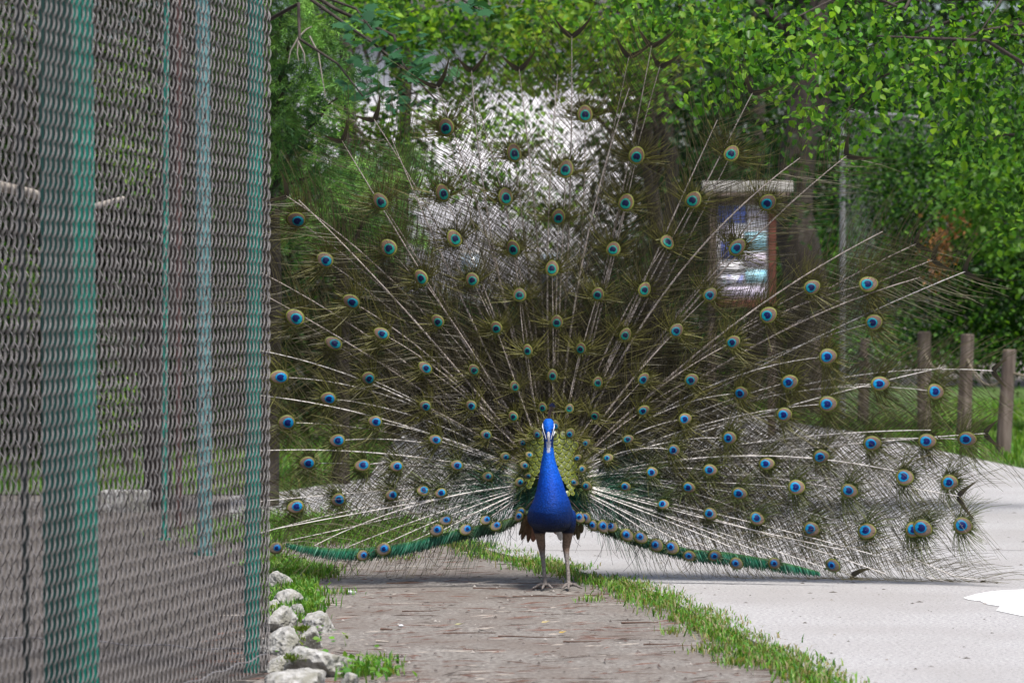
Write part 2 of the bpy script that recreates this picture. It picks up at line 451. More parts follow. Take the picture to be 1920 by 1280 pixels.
def leaves_mesh(name, P, size, cols, mat, droop=.5, big=False, var=.35, bright=None, narrow=1.0):
    n = len(P)
    X, Y, Z = leaf_frames(n, P, droop)
    T, Fc = (LEAF6, LEAF6_F) if big else (LEAF4, LEAF4_F)
    s = (size * RNG.uniform(.55, 1.25, n))[:, None, None]
    V = P[:, None, :] + s * (T[None, :, 0:1] * narrow * X[:, None, :] + T[None, :, 1:2] * Y[:, None, :] + T[None, :, 2:3] * Z[:, None, :])
    F_ = (np.arange(n)[:, None, None] * len(T) + Fc[None]).reshape(-1, 3)
    cols = np.array(cols)
    c = cols[RNG.integers(0, len(cols), n)] * RNG.uniform(1 - var, 1 + var, (n, 1))
    C = np.repeat(c[:, None, :], len(T), 1).reshape(-1, 3)
    return mesh_np(name, V.reshape(-1, 3), F_, mat, C)

# ------------------------------------------------------------------ grass
def in_poly(x, y, poly):
    ins = np.zeros(len(x), bool); n = len(poly)
    for i in range(n):
        x0, y0 = poly[i][0], poly[i][1]; x1, y1 = poly[(i + 1) % n][0], poly[(i + 1) % n][1]
        c = ((y0 > y) != (y1 > y)) & (x < (x1 - x0) * (y - y0) / (y1 - y0 + 1e-12) + x0)
        ins ^= c
    return ins

def grass_mesh(name, P, h, w, mat, cols, lean=0.5):
    """P (n,3) roots; blades of two segments"""
    n = len(P); rg = RNG
    hh = h * rg.uniform(.45, 1.25, n); az = rg.uniform(0, 2 * np.pi, n); le = rg.uniform(.1, 1, n) * lean
    d = np.stack([np.cos(az), np.sin(az), np.zeros(n)], 1); s = np.stack([-np.sin(az), np.cos(az), np.zeros(n)], 1)
    tw = rg.uniform(-.8, .8, n)[:, None]; s = s * np.cos(tw) + d * np.sin(tw)
    ww = (w * rg.uniform(.6, 1.3, n))[:, None]
    up = np.array([0, 0, 1.0])
    mid = P + d * (hh * le * .35)[:, None] + up * (hh * .6)[:, None]
    tip = P + d * (hh * le)[:, None] + up * (hh * (1 - .35 * le))[:, None]
    V = np.stack([P - s * ww, P + s * ww, mid - s * ww * .8, mid + s * ww * .8, tip], 1).reshape(-1, 3)
    b = np.arange(n)[:, None] * 5
    Q = (b + np.array([[0, 1, 3, 2]])); T = (b + np.array([[2, 3, 4]]))
    cols = np.array(cols); c = cols[rg.integers(0, len(cols), n)] * rg.uniform(.7, 1.3, (n, 1))
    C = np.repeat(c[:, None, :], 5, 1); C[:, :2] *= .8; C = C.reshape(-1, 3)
    return mesh_np(name, V, [T, Q], mat, C)

GREENS = [(.065, .19, .018), (.10, .25, .024), (.045, .15, .016), (.14, .28, .035), (.16, .24, .05)]
DRYG = GREENS + [(.22, .20, .09), (.25, .22, .12)]

def strip_pts(line, n, spread, clump=0.55):
    """random points along a ground polyline, clumped"""
    L = [np.array(p[:2]) for p in line]
    seg = np.array([np.linalg.norm(b - a) for a, b in zip(L, L[1:])]); cum = np.concatenate([[0], np.cumsum(seg)])
    t = RNG.uniform(0, cum[-1], n * 3)
    k = np.clip(np.searchsorted(cum, t) - 1, 0, len(seg) - 1)
    f = ((t - cum[k]) / seg[k])[:, None]
    A = np.array(L)[k]; B = np.array(L)[k + 1]
    P = A + (B - A) * f + RNG.normal(0, 1, (n * 3, 2)) * np.array(spread)
    val = np.array([noise.noise(Vector((x * 4.2, y * 2.6, 3.3))) for x, y in P])
    keep = val > RNG.uniform(-clump, .25, n * 3)
    P = P[keep][:n]
    return np.c_[P, np.zeros(len(P))]

se = [gnd(*p) for p in [(1570, 1296), (1525, 1268), (1415, 1218), (1330, 1174), (1235, 1128), (1170, 1100), (1085, 1078), (1000, 1058), (900, 1034), (840, 1018)]]
P = strip_pts(se, 9000, (.052, .16), .55)
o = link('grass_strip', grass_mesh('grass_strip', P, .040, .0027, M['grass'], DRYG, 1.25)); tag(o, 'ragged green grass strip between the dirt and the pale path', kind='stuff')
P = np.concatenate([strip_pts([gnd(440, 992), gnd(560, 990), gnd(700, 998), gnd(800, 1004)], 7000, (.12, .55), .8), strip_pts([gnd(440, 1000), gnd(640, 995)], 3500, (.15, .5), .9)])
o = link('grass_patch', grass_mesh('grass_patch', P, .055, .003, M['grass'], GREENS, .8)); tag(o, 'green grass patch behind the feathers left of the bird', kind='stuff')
P_ = np.concatenate([strip_pts([gnd(505, 1050), gnd(545, 1110), gnd(560, 1150)], 420, (.05, .2), .9), strip_pts([gnd(590, 1205), gnd(700, 1275)], 110, (.06, .12), .4)]); P_[:, 2] = RNG.uniform(.006, .045, len(P_))
o = link('weeds', leaves_mesh('weeds', P_, .026, GREENS, M['grass'], .2, True)); tag(o, 'small broad weed leaves among the grass by the rocks', kind='stuff')
P = np.concatenate([strip_pts([gnd(505, 1050), gnd(530, 1085), gnd(560, 1130), gnd(545, 1160)], 3200, (.045, .2), .9),
                    strip_pts([gnd(560, 1070), gnd(600, 1082)], 900, (.05, .12), .9),
                    strip_pts([gnd(600, 1210), gnd(660, 1235), gnd(690, 1270)], 260, (.05, .09), .2)])
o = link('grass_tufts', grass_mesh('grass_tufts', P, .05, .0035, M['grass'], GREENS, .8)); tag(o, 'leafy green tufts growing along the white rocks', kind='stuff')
P = []
for px, py, s, n in [(1180, 1122, .03, 90), (1260, 1186, .025, 60), (1105, 1125, .03, 50), (592, 1166, .02, 70), (745, 1048, .05, 80), (640, 1112, .03, 60), (1340, 1222, .04, 160), (1400, 1245, .05, 200), (1300, 1150, .03, 120), (690, 1035, .05, 60), (735, 1262, .02, 40)]:
    g = gnd(px, py); P.append(np.c_[RNG.normal(g.x, s, n), RNG.normal(g.y, s * 1.6, n), np.zeros(n)])
o = link('grass_sprigs', grass_mesh('grass_sprigs', np.concatenate(P), .03, .0025, M['grass'], DRYG, .9)); tag(o, 'small scattered grass sprigs on the bare dirt', kind='stuff')

def lawn_pts(obj_poly, x0, x1, y0, y1, n):
    x = RNG.uniform(x0, x1, n); y = y0 + (y1 - y0) * RNG.uniform(0, 1, n) ** 1.3
    k = in_poly(x, y, obj_poly)
    return np.c_[x[k], y[k], np.zeros(k.sum())]
lp = [(v.co.x, v.co.y) for v in lawn_r.data.vertices]
P = lawn_pts(lp, 1.2, 8, 22, 42, 42000)
o = link('lawn_grass', grass_mesh('lawn_grass', P, .10, .006, M['grass'], GREENS + [(.12, .22, .03), (.15, .25, .04)], .7)); tag(o, 'bright green lawn grass behind the wooden posts', kind='stuff')
lp = [(v.co.x, v.co.y) for v in lawn_l.data.vertices]
P = lawn_pts(lp, -5, -.4, 19.5, 32, 16000)
o = link('verge_grass', grass_mesh('verge_grass', P, .12, .006, M['grass'], GREENS + [(.18, .18, .06)], .7)); tag(o, 'long green grass on the far side of the path at left', kind='stuff')

# ------------------------------------------------------------------ ground litter, twigs
bag = Bag()
n = 1500
xs = RNG.uniform(-1.0, 1.0, n); ys = 9.6 + 7 * RNG.uniform(0, 1, n) ** 1.6
dirt_poly = [Vector((-1.4, 9, 0))] + [Vector((1.1, 9, 0))] + edge[2:]
ok = in_poly(xs, ys, dirt_poly)
for x, y in zip(xs[ok], ys[ok]):
    a = random.gauss(0.1, .55); L = random.choice([.012, .018, .025, .04, .06, .09]); w = random.uniform(.0008, .0028)
    c = random.choice([(.07, .05, .042), (.10, .06, .05), (.13, .07, .055), (.09, .06, .05), (.05, .04, .035), (.30, .27, .24)])
    d = np.array([math.cos(a), math.sin(a), 0]); s = np.array([-d[1], d[0], 0]); p = np.array([x, y, .0015])
    k = random.uniform(-.3, .3) * L
    V = [p - d * L, p + s * k - s * w, p + s * k + s * w + np.array([0, 0, w * 1.4]), p + d * L + np.array([0, 0, random.uniform(0, .004)])]
    bag.add(V, [[0, 1, 2], [1, 3, 2], [0, 2, 1], [1, 2, 3]] if False else [[0, 1, 2], [1, 3, 2]], c)
for _ in range(700):
    x = random.uniform(-.9, 1.0); y = 9.6 + 7 * random.random() ** 1.6
    if not in_poly(np.array([x]), np.array([y]), dirt_poly)[0]: continue
    r = random.choice([.002, .003, .004, .006]); c = random.choice([(.06, .05, .045), (.09, .075, .07), (.3, .28, .26), (.16, .13, .12)])
    ang = np.linspace(0, 2 * math.pi, 6, endpoint=False) + random.random()
    V = [(x + r * math.cos(t) * random.uniform(.7, 1.5), y + r * math.sin(t) * random.uniform(.8, 1.7), 0) for t in ang] + [(x, y, r * random.uniform(.7, 1.2))]
    bag.add(V, [[i, (i + 1) % 6, 6] for i in range(6)], c)
o = link('ground_litter', bag.mesh('ground_litter', M['litter'])); tag(o, 'scattered pine needles, crumbs and chips on the dirt', kind='stuff')
bag = Bag()
for _ in range(420):
    x = random.uniform(-.3, 3.6); y = 9.6 + 9 * random.random() ** 1.4
    if in_poly(np.array([x]), np.array([y]), dirt_poly)[0]: continue
    if not in_poly(np.array([x]), np.array([y]), path_poly)[0]: continue
    r = random.choice([.002, .003, .004, .006]); c = random.choice([(.10, .09, .085), (.16, .15, .145), (.07, .06, .05), (.2, .17, .14)])
    ang = np.linspace(0, 2 * math.pi, 5, endpoint=False) + random.random(); st = random.uniform(1, 3.2)
    V = [(x + st * r * math.cos(t), y + r * math.sin(t), .0142) for t in ang] + [(x, y, .015 + r * .6)]
    bag.add(V, [[i, (i + 1) % 5, 5] for i in range(5)], c)
o = link('path_litter', bag.mesh('path_litter', M['litter'])); tag(o, 'dark crumbs and bits scattered over the pale path', kind='stuff')

def twig(px, py, L, ang, r, mat, label, group=None, z=.004, fork=False):
    g = gnd(px, py)
    b = Bag()
    def br(p0, a, l, rr):
        pts = [np.array(p0)]; aa = a
        for i in range(6):
            aa += random.uniform(-.22, .22)
            pts.append(pts[-1] + np.array([math.cos(aa), math.sin(aa), random.uniform(-.02, .03)]) * l / 6)
        V, Q = tube_np(pts, np.linspace(rr, rr * .45, 7), 5); b.add(V, Q); return pts
    pts = br((-L / 2 * math.cos(ang), -L / 2 * math.sin(ang), 0), ang, L, r)
    if fork: br(pts[2], ang - .9, L * .3, r * .6); br(pts[4], ang + .6, L * .25, r * .5)
    o = link('twig', b.mesh('twig', mat, True), None, (g.x, g.y, z + r * .6))
    tag(o, label, 'twig', group)
for px, py, L, a, r in [(1330, 1165, .09, .15, .003), (860, 1068, .13, .1, .002), (930, 1105, .18, -.1, .0025), (1010, 1120, .20, .12, .003), (790, 1148, .14, .05, .0025), (990, 1195, .2, 0, .003), (1200, 1170, .13, .1, .004), (1120, 1118, .12, .4, .003), (880, 1190, .18, -.15, .002), (1090, 1205, .12, .05, .003), (760, 1095, .15, .1, .0025), (1240, 1210, .12, .2, .003), (640, 1065, .08, .2, .003)]:
    twig(px, py, L, a, r, M['twig'], 'thin dry brown twig lying on the bare dirt', 'brown twigs scattered on the dirt')
twig(615, 1131, .10, .1, .0035, M['twig_pale'], 'bleached forked twig on the dirt just behind the rocks', fork=True)
twig(725, 1183, .045, -.35, .005, M['twig'], 'short dark stub of stick on the dirt in the middle foreground')
twig(718, 1206, .05, -.5, .005, M['twig_pale'], 'short greyish stick lying on the dirt right of the rocks')
twig(1525, 1172, .05, .05, .003, M['twig'], 'small dark stick lying on the pale path near the grass strip')
for px, py, r, lab in [(658, 1112, .013, 'small white pebble on the dirt in front of the feathers at left'), (752, 1173, .006, 'tiny white pebble on the dirt in the foreground')]:
    bm = bmesh.new(); bmesh.ops.create_icosphere(bm, subdivisions=3, radius=1)
    for v in bm.verts:
        v.co *= 1 + .25 * noise.noise(v.co * 1.7 + Vector((px, 0, 0)))
        v.co = Vector((v.co.x * r * 1.5, v.co.y * r, v.co.z * r * .65))
    me = bpy.data.meshes.new('pebble'); bm.to_mesh(me); bm.free(); me.materials.append(M['face'])
    for p in me.polygons: p.use_smooth = True
    g = gnd(px, py); tag(link('pebble', me, None, (g.x, g.y, r * .3)), lab, 'pebble')
for px, py, s, c, lab in [(1023, 1169, .02, (.75, .62, .28), 'pale yellow fallen leaf beside a twig on the dirt'), (1055, 1188, .018, (.72, .50, .10), 'orange yellow fallen leaf on the dirt in front of the bird'), (862, 1173, .02, (.60, .58, .30), 'pale greenish scrap of leaf on the dirt')]:
    g = gnd(px, py)
    V = np.array([(-1, 0, .1), (-.3, .45, .25), (.4, .4, .2), (1, 0, .35), (.4, -.4, .3), (-.3, -.45, .15), (0, 0, 0.02)]) * s
    T = np.array([[i, (i + 1) % 6, 6] for i in range(6)])
    tag(link('fallen_leaf', mesh_np('fallen_leaf', V, T, M['litter'], np.tile(np.array(c) * .6, (7, 1))), None, (g.x, g.y, .004), (0, 0, random.random())), lab, 'leaf')

# ------------------------------------------------------------------ rocks by the fence
def rock(px, py, w, h, dp, seed, label, zc=0.3):
    w *= 1.25; h *= 1.3; dp *= 1.15
    rg = random.Random(seed)
    g = gnd(px, py)
    bm = bmesh.new(); bmesh.ops.create_icosphere(bm, subdivisions=4, radius=1)
    planes = []
    for _ in range(10):
        v = Vector((rg.gauss(0, 1), rg.gauss(0, 1), rg.gauss(0, .8))).normalized(); planes.append((v, rg.uniform(.46, .84)))
    off = Vector((rg.random() * 50, rg.random() * 50, 0))
    for v in bm.verts:
        d = v.co.normalized(); r = 1.0
        for pn, q in planes:
            dt = d.dot(pn)
            if dt > .05: r = min(r, q / dt)
        r *= 1 + .06 * noise.noise(d * 2.2 + off) - .12 * abs(noise.noise(d * 4 + off)) + .07 * abs(noise.noise(d * 9 + off)) + .05 * noise.noise(d * 20 + off)
        v.co = Vector((d.x * r * w, d.y * r * dp, d.z * r * h))
    me = bpy.data.meshes.new('rock'); bm.to_mesh(me); bm.free(); me.materials.append(M['rock'])
    o = link('rock', me, None, (g.x, g.y, h * zc), (0, 0, rg.uniform(-.4, .4)))
    tag(o, label, 'rock', 'white limestone rocks along the fence')
rock(525, 1105, .045, .045, .06, 1, 'small dull grey rock at the back, against the fence edge below the grass')
rock(541, 1143, .05, .045, .07, 2, 'rounded grey rock with dark stains, next to the grass at the back of the row')
rock(518, 1150, .035, .03, .05, 12, 'small bright white rock wedged against the fence mesh')
rock(557, 1160, .028, .035, .04, 3, 'small pointed white rock standing upright beside the tall grass')
rock(524, 1180, .05, .05, .09, 4, 'smooth bluish white rock against the fence mesh')
rock(598, 1184, .062, .055, .08, 5, 'tall pale rock with a brown cleft, rightmost of the rock row')
rock(580, 1212, .05, .04, .06, 6, 'square pale block of rock in front of the tall cleft rock')
rock(532, 1222, .06, .05, .08, 7, 'grey rock with white veins and a mossy foot by the fence')
rock(600, 1262, .085, .06, .09, 8, 'largest long slanting rock with a dark shaded underside')
rock(520, 1256, .05, .03, .06, 9, 'low mossy rock with dark hollow near the fence foot')
rock(565, 1300, .10, .045, .10, 10, 'broad whitish rock cut by the bottom edge of the picture')
rock(655, 1285, .03, .025, .05, 11, 'small whitish stone at the foot of the largest rock')
# moss on the rocks
P = np.concatenate([np.c_[RNG.normal(g.x, .016, 260), RNG.normal(g.y, .02, 260), RNG.normal(z, .004, 260)] for g, z in [(gnd(552, 1266), .052), (gnd(565, 1200), .035), (gnd(548, 1215), .03)]])
o = link('moss', grass_mesh('moss', P, .012, .002, M['grass'], [(.08, .14, .01), (.11, .16, .015)], .8)); tag(o, 'cushions of yellow green moss between the rocks', kind='stuff')

# ------------------------------------------------------------------ chain-link fence in front (left)
def picket_mesh(name, H, A, B, r, z0, z1, mat, seg=10, sides=5, phase=0.0):
    n = int((z1 - z0) / H * seg)
    ph = np.arange(n + 1) * 2 * math.pi / seg + phase
    z = z0 + np.arange(n + 1) * H / seg; cs = np.cos(ph)
    tri = np.arcsin(np.sin(ph)) * 2 / math.pi
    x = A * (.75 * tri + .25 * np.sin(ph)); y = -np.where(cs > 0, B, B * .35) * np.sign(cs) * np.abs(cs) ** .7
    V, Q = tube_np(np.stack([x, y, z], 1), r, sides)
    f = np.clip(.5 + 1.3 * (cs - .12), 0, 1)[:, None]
    C = np.array([.060, .052, .048]) * (1 - f) + np.array([.165, .155, .155]) * f  # shade on the back strands is put into the wire colour
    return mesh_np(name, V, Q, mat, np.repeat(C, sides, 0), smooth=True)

FH = .0765; FP = .0200; ZT = 2.55
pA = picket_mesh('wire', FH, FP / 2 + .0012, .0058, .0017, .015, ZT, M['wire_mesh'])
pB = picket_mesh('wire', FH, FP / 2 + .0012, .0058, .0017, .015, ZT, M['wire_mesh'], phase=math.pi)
C0 = Vector((-1.185, 7.90)); C1 = Vector((-.730, 10.22))           # near face, from the frame edge to the corner
dirv = (C1 - C0).normalized()
fence = thing('chain_link_fence', 'old grey chain link fence of the enclosure with green posts', 'fence', (C1.x, C1.y, 0))
def fence_run():
    """points of the mesh line from near left, round the corner post, then away to the left"""
    pts = []; s = 0.0
    start = C0 - dirv * .55; L = (C1 - start).length
    k = 0
    while k * FP < L: pts.append((start + dirv * (k * FP), math.atan2(dirv.y, dirv.x))); k += 1
    ang = math.atan2(dirv.y, dirv.x); p = pts[-1][0].copy(); end = R(152)
    while ang < end:                                                # rounded corner
        ang = min(end, ang + FP / .10); p = p + Vector((math.cos(ang), math.sin(ang))) * FP; pts.append((p.copy(), ang))
    for _ in range(86):
        p = p + Vector((math.cos(ang), math.sin(ang))) * FP; pts.append((p.copy(), ang))
    return pts
run = fence_run()
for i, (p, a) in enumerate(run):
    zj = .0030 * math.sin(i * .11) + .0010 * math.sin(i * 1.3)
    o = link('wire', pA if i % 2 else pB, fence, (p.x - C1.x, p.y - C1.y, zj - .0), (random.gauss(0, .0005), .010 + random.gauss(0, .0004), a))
# top and bottom selvage and tension wires
for zz, rr in ((2.5, .0025), (1.32, .0018), (.06, .0025)):
    P = [(p.x - C1.x + math.sin(a) * .0, p.y - C1.y, zz + .004 * math.sin(i * .5)) for i, (p, a) in enumerate(run)]
    if zz == 1.32: continue
    V, Q = tube_np(P, rr, 5); link('tension_wire', mesh_np('tension_wire', V, Q, M['wire'], smooth=True), fence)
def post_box(name, p, w, d, rot, h, mat, parent, lean=(0, 0)):
    V, Q = box_np((0, 0, h / 2 - .1), (w, d, h + .2), 0)
    me = bevel_mesh(mesh_np(name, V, Q, mat), .008, 3)
    return link(name, me, parent, p, (lean[0], lean[1], rot))
def pipe(name, x, y, r, h, mat, parent, lean=(0, 0), z0=-.1):
    V, Q = tube_np([(0, 0, z0), (0, 0, h * .5), (0, 0, h)], r, 14); 
    return link(name, mesh_np(name, V, Q, mat, smooth=True), parent, (x, y, 0), (lean[0], lean[1], 0))
q = at(164, 700, 8.95)
post_box('post', (q.x - C1.x, q.y - C1.y, 0), .062, .06, R(8), 2.7, M['teal'], fence, (0, -.009))
q = at(114, 700, 8.82)
post_box('post_shaded_side', (q.x - C1.x, q.y - C1.y, 0), .082, .03, R(-12), 2.7, M['teal_shaded'], fence, (0, -.009))  # added darker strip standing in for the shaded side of the post
q = at(472, 700, 10.26)
pipe('corner_post', q.x - C1.x, q.y - C1.y, .024, 2.7, M['teal'], fence, (0, .006))
q = at(52, 900, 8.45)
pipe('stay_rod', q.x - C1.x, q.y - C1.y, .0095, 2.7, M['black_pipe'], fence, (0, -.012))
# rear posts of the enclosure
q = gnd(384, 1040)
enc = thing('pole', 'pale teal pole standing inside the enclosure behind the mesh', 'pole', (q.x, q.y, 0))
pipe('shaft', 0, 0, .034, 3.2, M['teal_pale'], enc, (0, -.004))
V, Q = tube_np([(0, 0, 0), (0, 0, .012)], .05, 14); link('foot', mesh_np('foot', V, Q, M['teal'], smooth=True), enc)
q = gnd(308, 1012)
t2 = thing('pole', 'thin dark teal pole far inside the enclosure', 'pole', (q.x, q.y, 0))
pipe('shaft', 0, 0, .014, 3.0, M['teal'], t2, (0, .004)); V, Q = tube_np([(0, 0, 0), (0, 0, .01)], .03, 12); link('foot', mesh_np('foot', V, Q, M['teal'], smooth=True), t2)
q = gnd(335, 990)
t3 = thing('pole', 'thin rusty reddish pole seen through the mesh', 'pole', (q.x, q.y, 0))
pipe('shaft', 0, 0, .016, 3.2, M['rust'], t3, (0, .0)); V, Q = tube_np([(0, 0, 0), (0, 0, .01)], .034, 12); link('foot', mesh_np('foot', V, Q, M['rust'], smooth=True), t3)
# leaning branch inside, and low pale blocks at the back of the pen
b0 = at(-40, 340, 9.6); b1 = at(150, 395, 10.6)
V, Q = tube_np([b0, b0.lerp(b1, .5) + Vector((0, 0, .01)), b1, at(230, 372, 11.2)], [.016, .014, .012, .008], 8)
tag(link('perch', mesh_np('perch', V, Q, M['twig_pale'], smooth=True)), 'pale wooden perch branch inside the enclosure', 'branch')
for i, (px, py, w, lab) in enumerate([(235, 958, .13, 'long low pale stone block at the back of the enclosure'), (140, 965, .11, 'smaller low pale stone block at the back of the enclosure near the green post')]):
    q = gnd(px, py); V, Q = box_np((0, 0, .05), (w * 2, .2, .13)); me = bevel_mesh(mesh_np('stone_block', V, Q, M['rock']), .015, 2)
    tag(link('stone_block', me, None, (q.x, q.y, 0), (0, 0, .1 * i)), lab, 'stone block')

# ------------------------------------------------------------------ wooden posts with sagging rope
posts = []
POST = [((1880, 857), (1893, 657), .056, 'leaning dark wooden post at the right edge, nearest of the row'),
        ((1806, 838), (1814, 628), .057, 'cracked wooden post second in the row, split at its top'),
        ((1733, 818), (1733, 623), .062, 'stout upright wooden post third in the row, in front of the dark hedge'),
        ((1618, 797), (1622, 636), .055, 'wooden post fourth in the row, half veiled by feather barbs'),
        ((1532, 785), (1530, 634), .055, 'wooden post fifth in the row, behind the fan right of the bird'),
        ((1458, 776), (1460, 636), .055, 'farthest wooden post of the row, near the notice board')]
for (bx_, by_), (tx, ty), r, lab in POST:
    b = gnd(bx_, by_); t = at(tx, ty, b.y)
    root = thing('wooden_post', lab, 'post', (b.x, b.y, 0), 'wooden posts along the lawn')
    n = 26; sides = 20; Vv = []
    hgt = t.z
    for i in range(n + 1):
        f = -0.06 + (1.06) * i / n
        for j in range(sides):
            a = 2 * math.pi * j / sides
            rr = r * (1.06 - .1 * f) * (1 + .07 * noise.noise(Vector((math.cos(a) * 2.2, math.sin(a) * 2.2, f * 1.5 + bx_))) - .10 * max(0, noise.noise(Vector((math.cos(a) * 5, math.sin(a) * 5, f * .6 + bx_)))))
            Vv.append(((t.x - b.x) * f + rr * math.cos(a), rr * math.sin(a), hgt * f))
    Vv = np.array(Vv)
    i = np.arange(n)[:, None] * sides; j = np.arange(sides)[None, :]; k = (j + 1) % sides
    Q = np.stack([i + j, i + k, i + sides + k, i + sides + j], -1).reshape(-1, 4)
    link('shaft', mesh_np('shaft', Vv, Q, M['wood_post'], smooth=True), root)
    ang = np.linspace(0, 2 * math.pi, sides, endpoint=False)
    top = Vv[-sides:]; cen = top.mean(0) + np.array([0, 0, .004])
    inner = cen + (top - cen) * .8 + np.array([0, 0, .008])
    V = np.concatenate([top, inner, [cen + np.array([0, 0, .006])]])
    Q1 = np.array([[j, (j + 1) % sides, sides + (j + 1) % sides, sides + j] for j in range(sides)]); T1 = np.array([[sides + j, sides + (j + 1) % sides, 2 * sides] for j in range(sides)])
    link('end_grain', mesh_np('end_grain', V, [T1, Q1], M['wood_post']), root)
    posts.append((b, t, r))
rl = ['sagging grey rope between the leaning nearest post and the cracked post', 'sagging grey rope between the cracked post and the stout upright post', 'sagging grey rope between the stout post and the veiled fourth post', 'sagging grey rope between the fourth and fifth posts', 'sagging grey rope between the fifth post and the farthest post']
for i in range(5):
    a = posts[i]; b = posts[i + 1]
    p0 = a[0].lerp(a[1], .80); p1 = b[0].lerp(b[1], .80)
    p0.z = a[1].z * .80; p1.z = b[1].z * .80
    P = [p0.lerp(p1, s) - Vector((0, 0, .16 * 4 * s * (1 - s))) for s in np.linspace(0, 1, 15)]
    V, Q = tube_np(P, .010, 7)
    tag(link('rope', mesh_np('rope', V, Q, M['rope'], smooth=True)), rl[i], 'rope', 'ropes between the wooden posts')
p0 = posts[0][0].lerp(posts[0][1], .8); p0.z = posts[0][1].z * .8
P = [p0 + Vector((s * 1.3, -s * 1.2, -.4 * s * (1 - s))) for s in np.linspace(0, 1, 10)]
V, Q = tube_np(P, .010, 7); tag(link('rope', mesh_np('rope', V, Q, M['rope'], smooth=True)), 'short end of rope leaving the nearest leaning post to the right', 'rope', 'ropes between the wooden posts')

# ------------------------------------------------------------------ notice board
SD = 30.0
c = at(1393, 460, SD); k = SD / F
sign = thing('notice_board', 'wooden notice board with blue and white poster under a pale timber hood', 'notice board', (c.x, c.y, 0))
def sb(name, px0, px1, py0, py1, dy, th, mat, bev=.006):
    p = at((px0 + px1) / 2, (py0 + py1) / 2, SD)
    V, Q = box_np((p.x - c.x, dy, p.z), ((px1 - px0) * k, th, (py1 - py0) * k))
    me = mesh_np(name, V, Q, mat)
    if bev: bevel_mesh(me, bev, 2)
    return link(name, me, sign)
sb('backing', 1336, 1452, 372, 574, .05, .03, M['wood_post'])
sb('poster', 1344, 1441, 384, 562, .028, .008, M['white_print'], 0)
for x0, x1, y0, y1, m_ in [(1346, 1400, 386, 418, 'blue_print'), (1402, 1439, 390, 412, 'lilac_print'), (1350, 1378, 422, 446, 'lilac_print'), (1396, 1438, 434, 470, 'cyan_print'), (1352, 1390, 452, 486, 'blue_print'), (1394, 1436, 476, 500, 'lilac_print'), (1348, 1386, 492, 512, 'white_print'), (1352, 1394, 516, 534, 'poster'), (1398, 1438, 506, 530, 'cyan_print'), (1360, 1434, 538, 558, 'lilac_print')]:
    sb('printed_picture', x0, x1, y0, y1, .0215, .004, M[m_], 0)
sb('frame_side', 1441, 1455, 372, 578, .02, .07, M['wood_red']); sb('frame_side', 1330, 1343, 372, 578, .02, .07, M['wood_post'])
sb('frame_rail', 1344, 1440, 563, 576, .02, .06, M['wood_red']); sb('frame_rail', 1344, 1440, 370, 383, .02, .06, M['wood_post'])
sb('hood_board', 1316, 1486, 340, 360, -.0, .18, M['wood_pale']); sb('hood_board', 1322, 1480, 362, 369, .0, .22, M['wood_post'])
for px in (1336, 1448):
    p = at(px, 0, SD); V, Q = box_np((p.x - c.x, .10, 1.0), (.07, .07, 2.05)); link('leg', bevel_mesh(mesh_np('leg', V, Q, M['wood_post']), .006, 2), sign)

# ------------------------------------------------------------------ foliage
def clusters(blobs, n):
    """blobs: (px, py, d, rx_px, ry_px, rd_m): points through ellipsoid volumes, more near the outside"""
    w = np.array([b[3] * b[4] for b in blobs], float); w /= w.sum()
    out = []
    for b, k in zip(blobs, np.round(w * n).astype(int)):
        v = RNG.normal(0, 1, (k, 3)); v /= np.linalg.norm(v, axis=1)[:, None]
        r = RNG.uniform(0, 1, (k, 1)) ** .45
        v *= r
        c = at(b[0], b[1], b[2]); s = b[2] / F
        out.append(np.array(c) + v * np.array([b[3] * s, b[5], b[4] * s]))
    return np.concatenate(out)

def spray(cl, per, R_, flat=.55):
    """leaves round each cluster centre; clusters are flattish drooping sprays"""
    n = len(cl) * per
    off = RNG.normal(0, 1, (len(cl), per, 3))
    ax = RNG.normal(0, 1, (len(cl), 1, 3)); ax[:, :, 2] *= .4; ax /= np.linalg.norm(ax, axis=2)[:, :, None]
    t = RNG.uniform(-1, 1, (len(cl), per, 1))
    P = cl[:, None, :] + (ax * t * R_ * 1.6) + off * np.array([R_, R_, R_ * flat]) * .45
    P[:, :, 2] -= .25 * R_ * np.abs(t[:, :, 0])
    return P.reshape(n, 3)

def limb(bag, p0, p1, r0, r1, n=7, wob=.06):
    p0 = np.array(p0); p1 = np.array(p1); L = np.linalg.norm(p1 - p0)
    P = [p0 + (p1 - p0) * f + (np.array([random.gauss(0, 1), random.gauss(0, 1), random.gauss(0, .6)]) * wob * L * math.sin(math.pi * f) + np.array([0, 0, .08 * L * math.sin(math.pi * f)])) for f in np.linspace(0, 1, n)]
    V, Q = tube_np(P, np.linspace(r0, r1, n), 8); bag.add(V, Q)
    return P

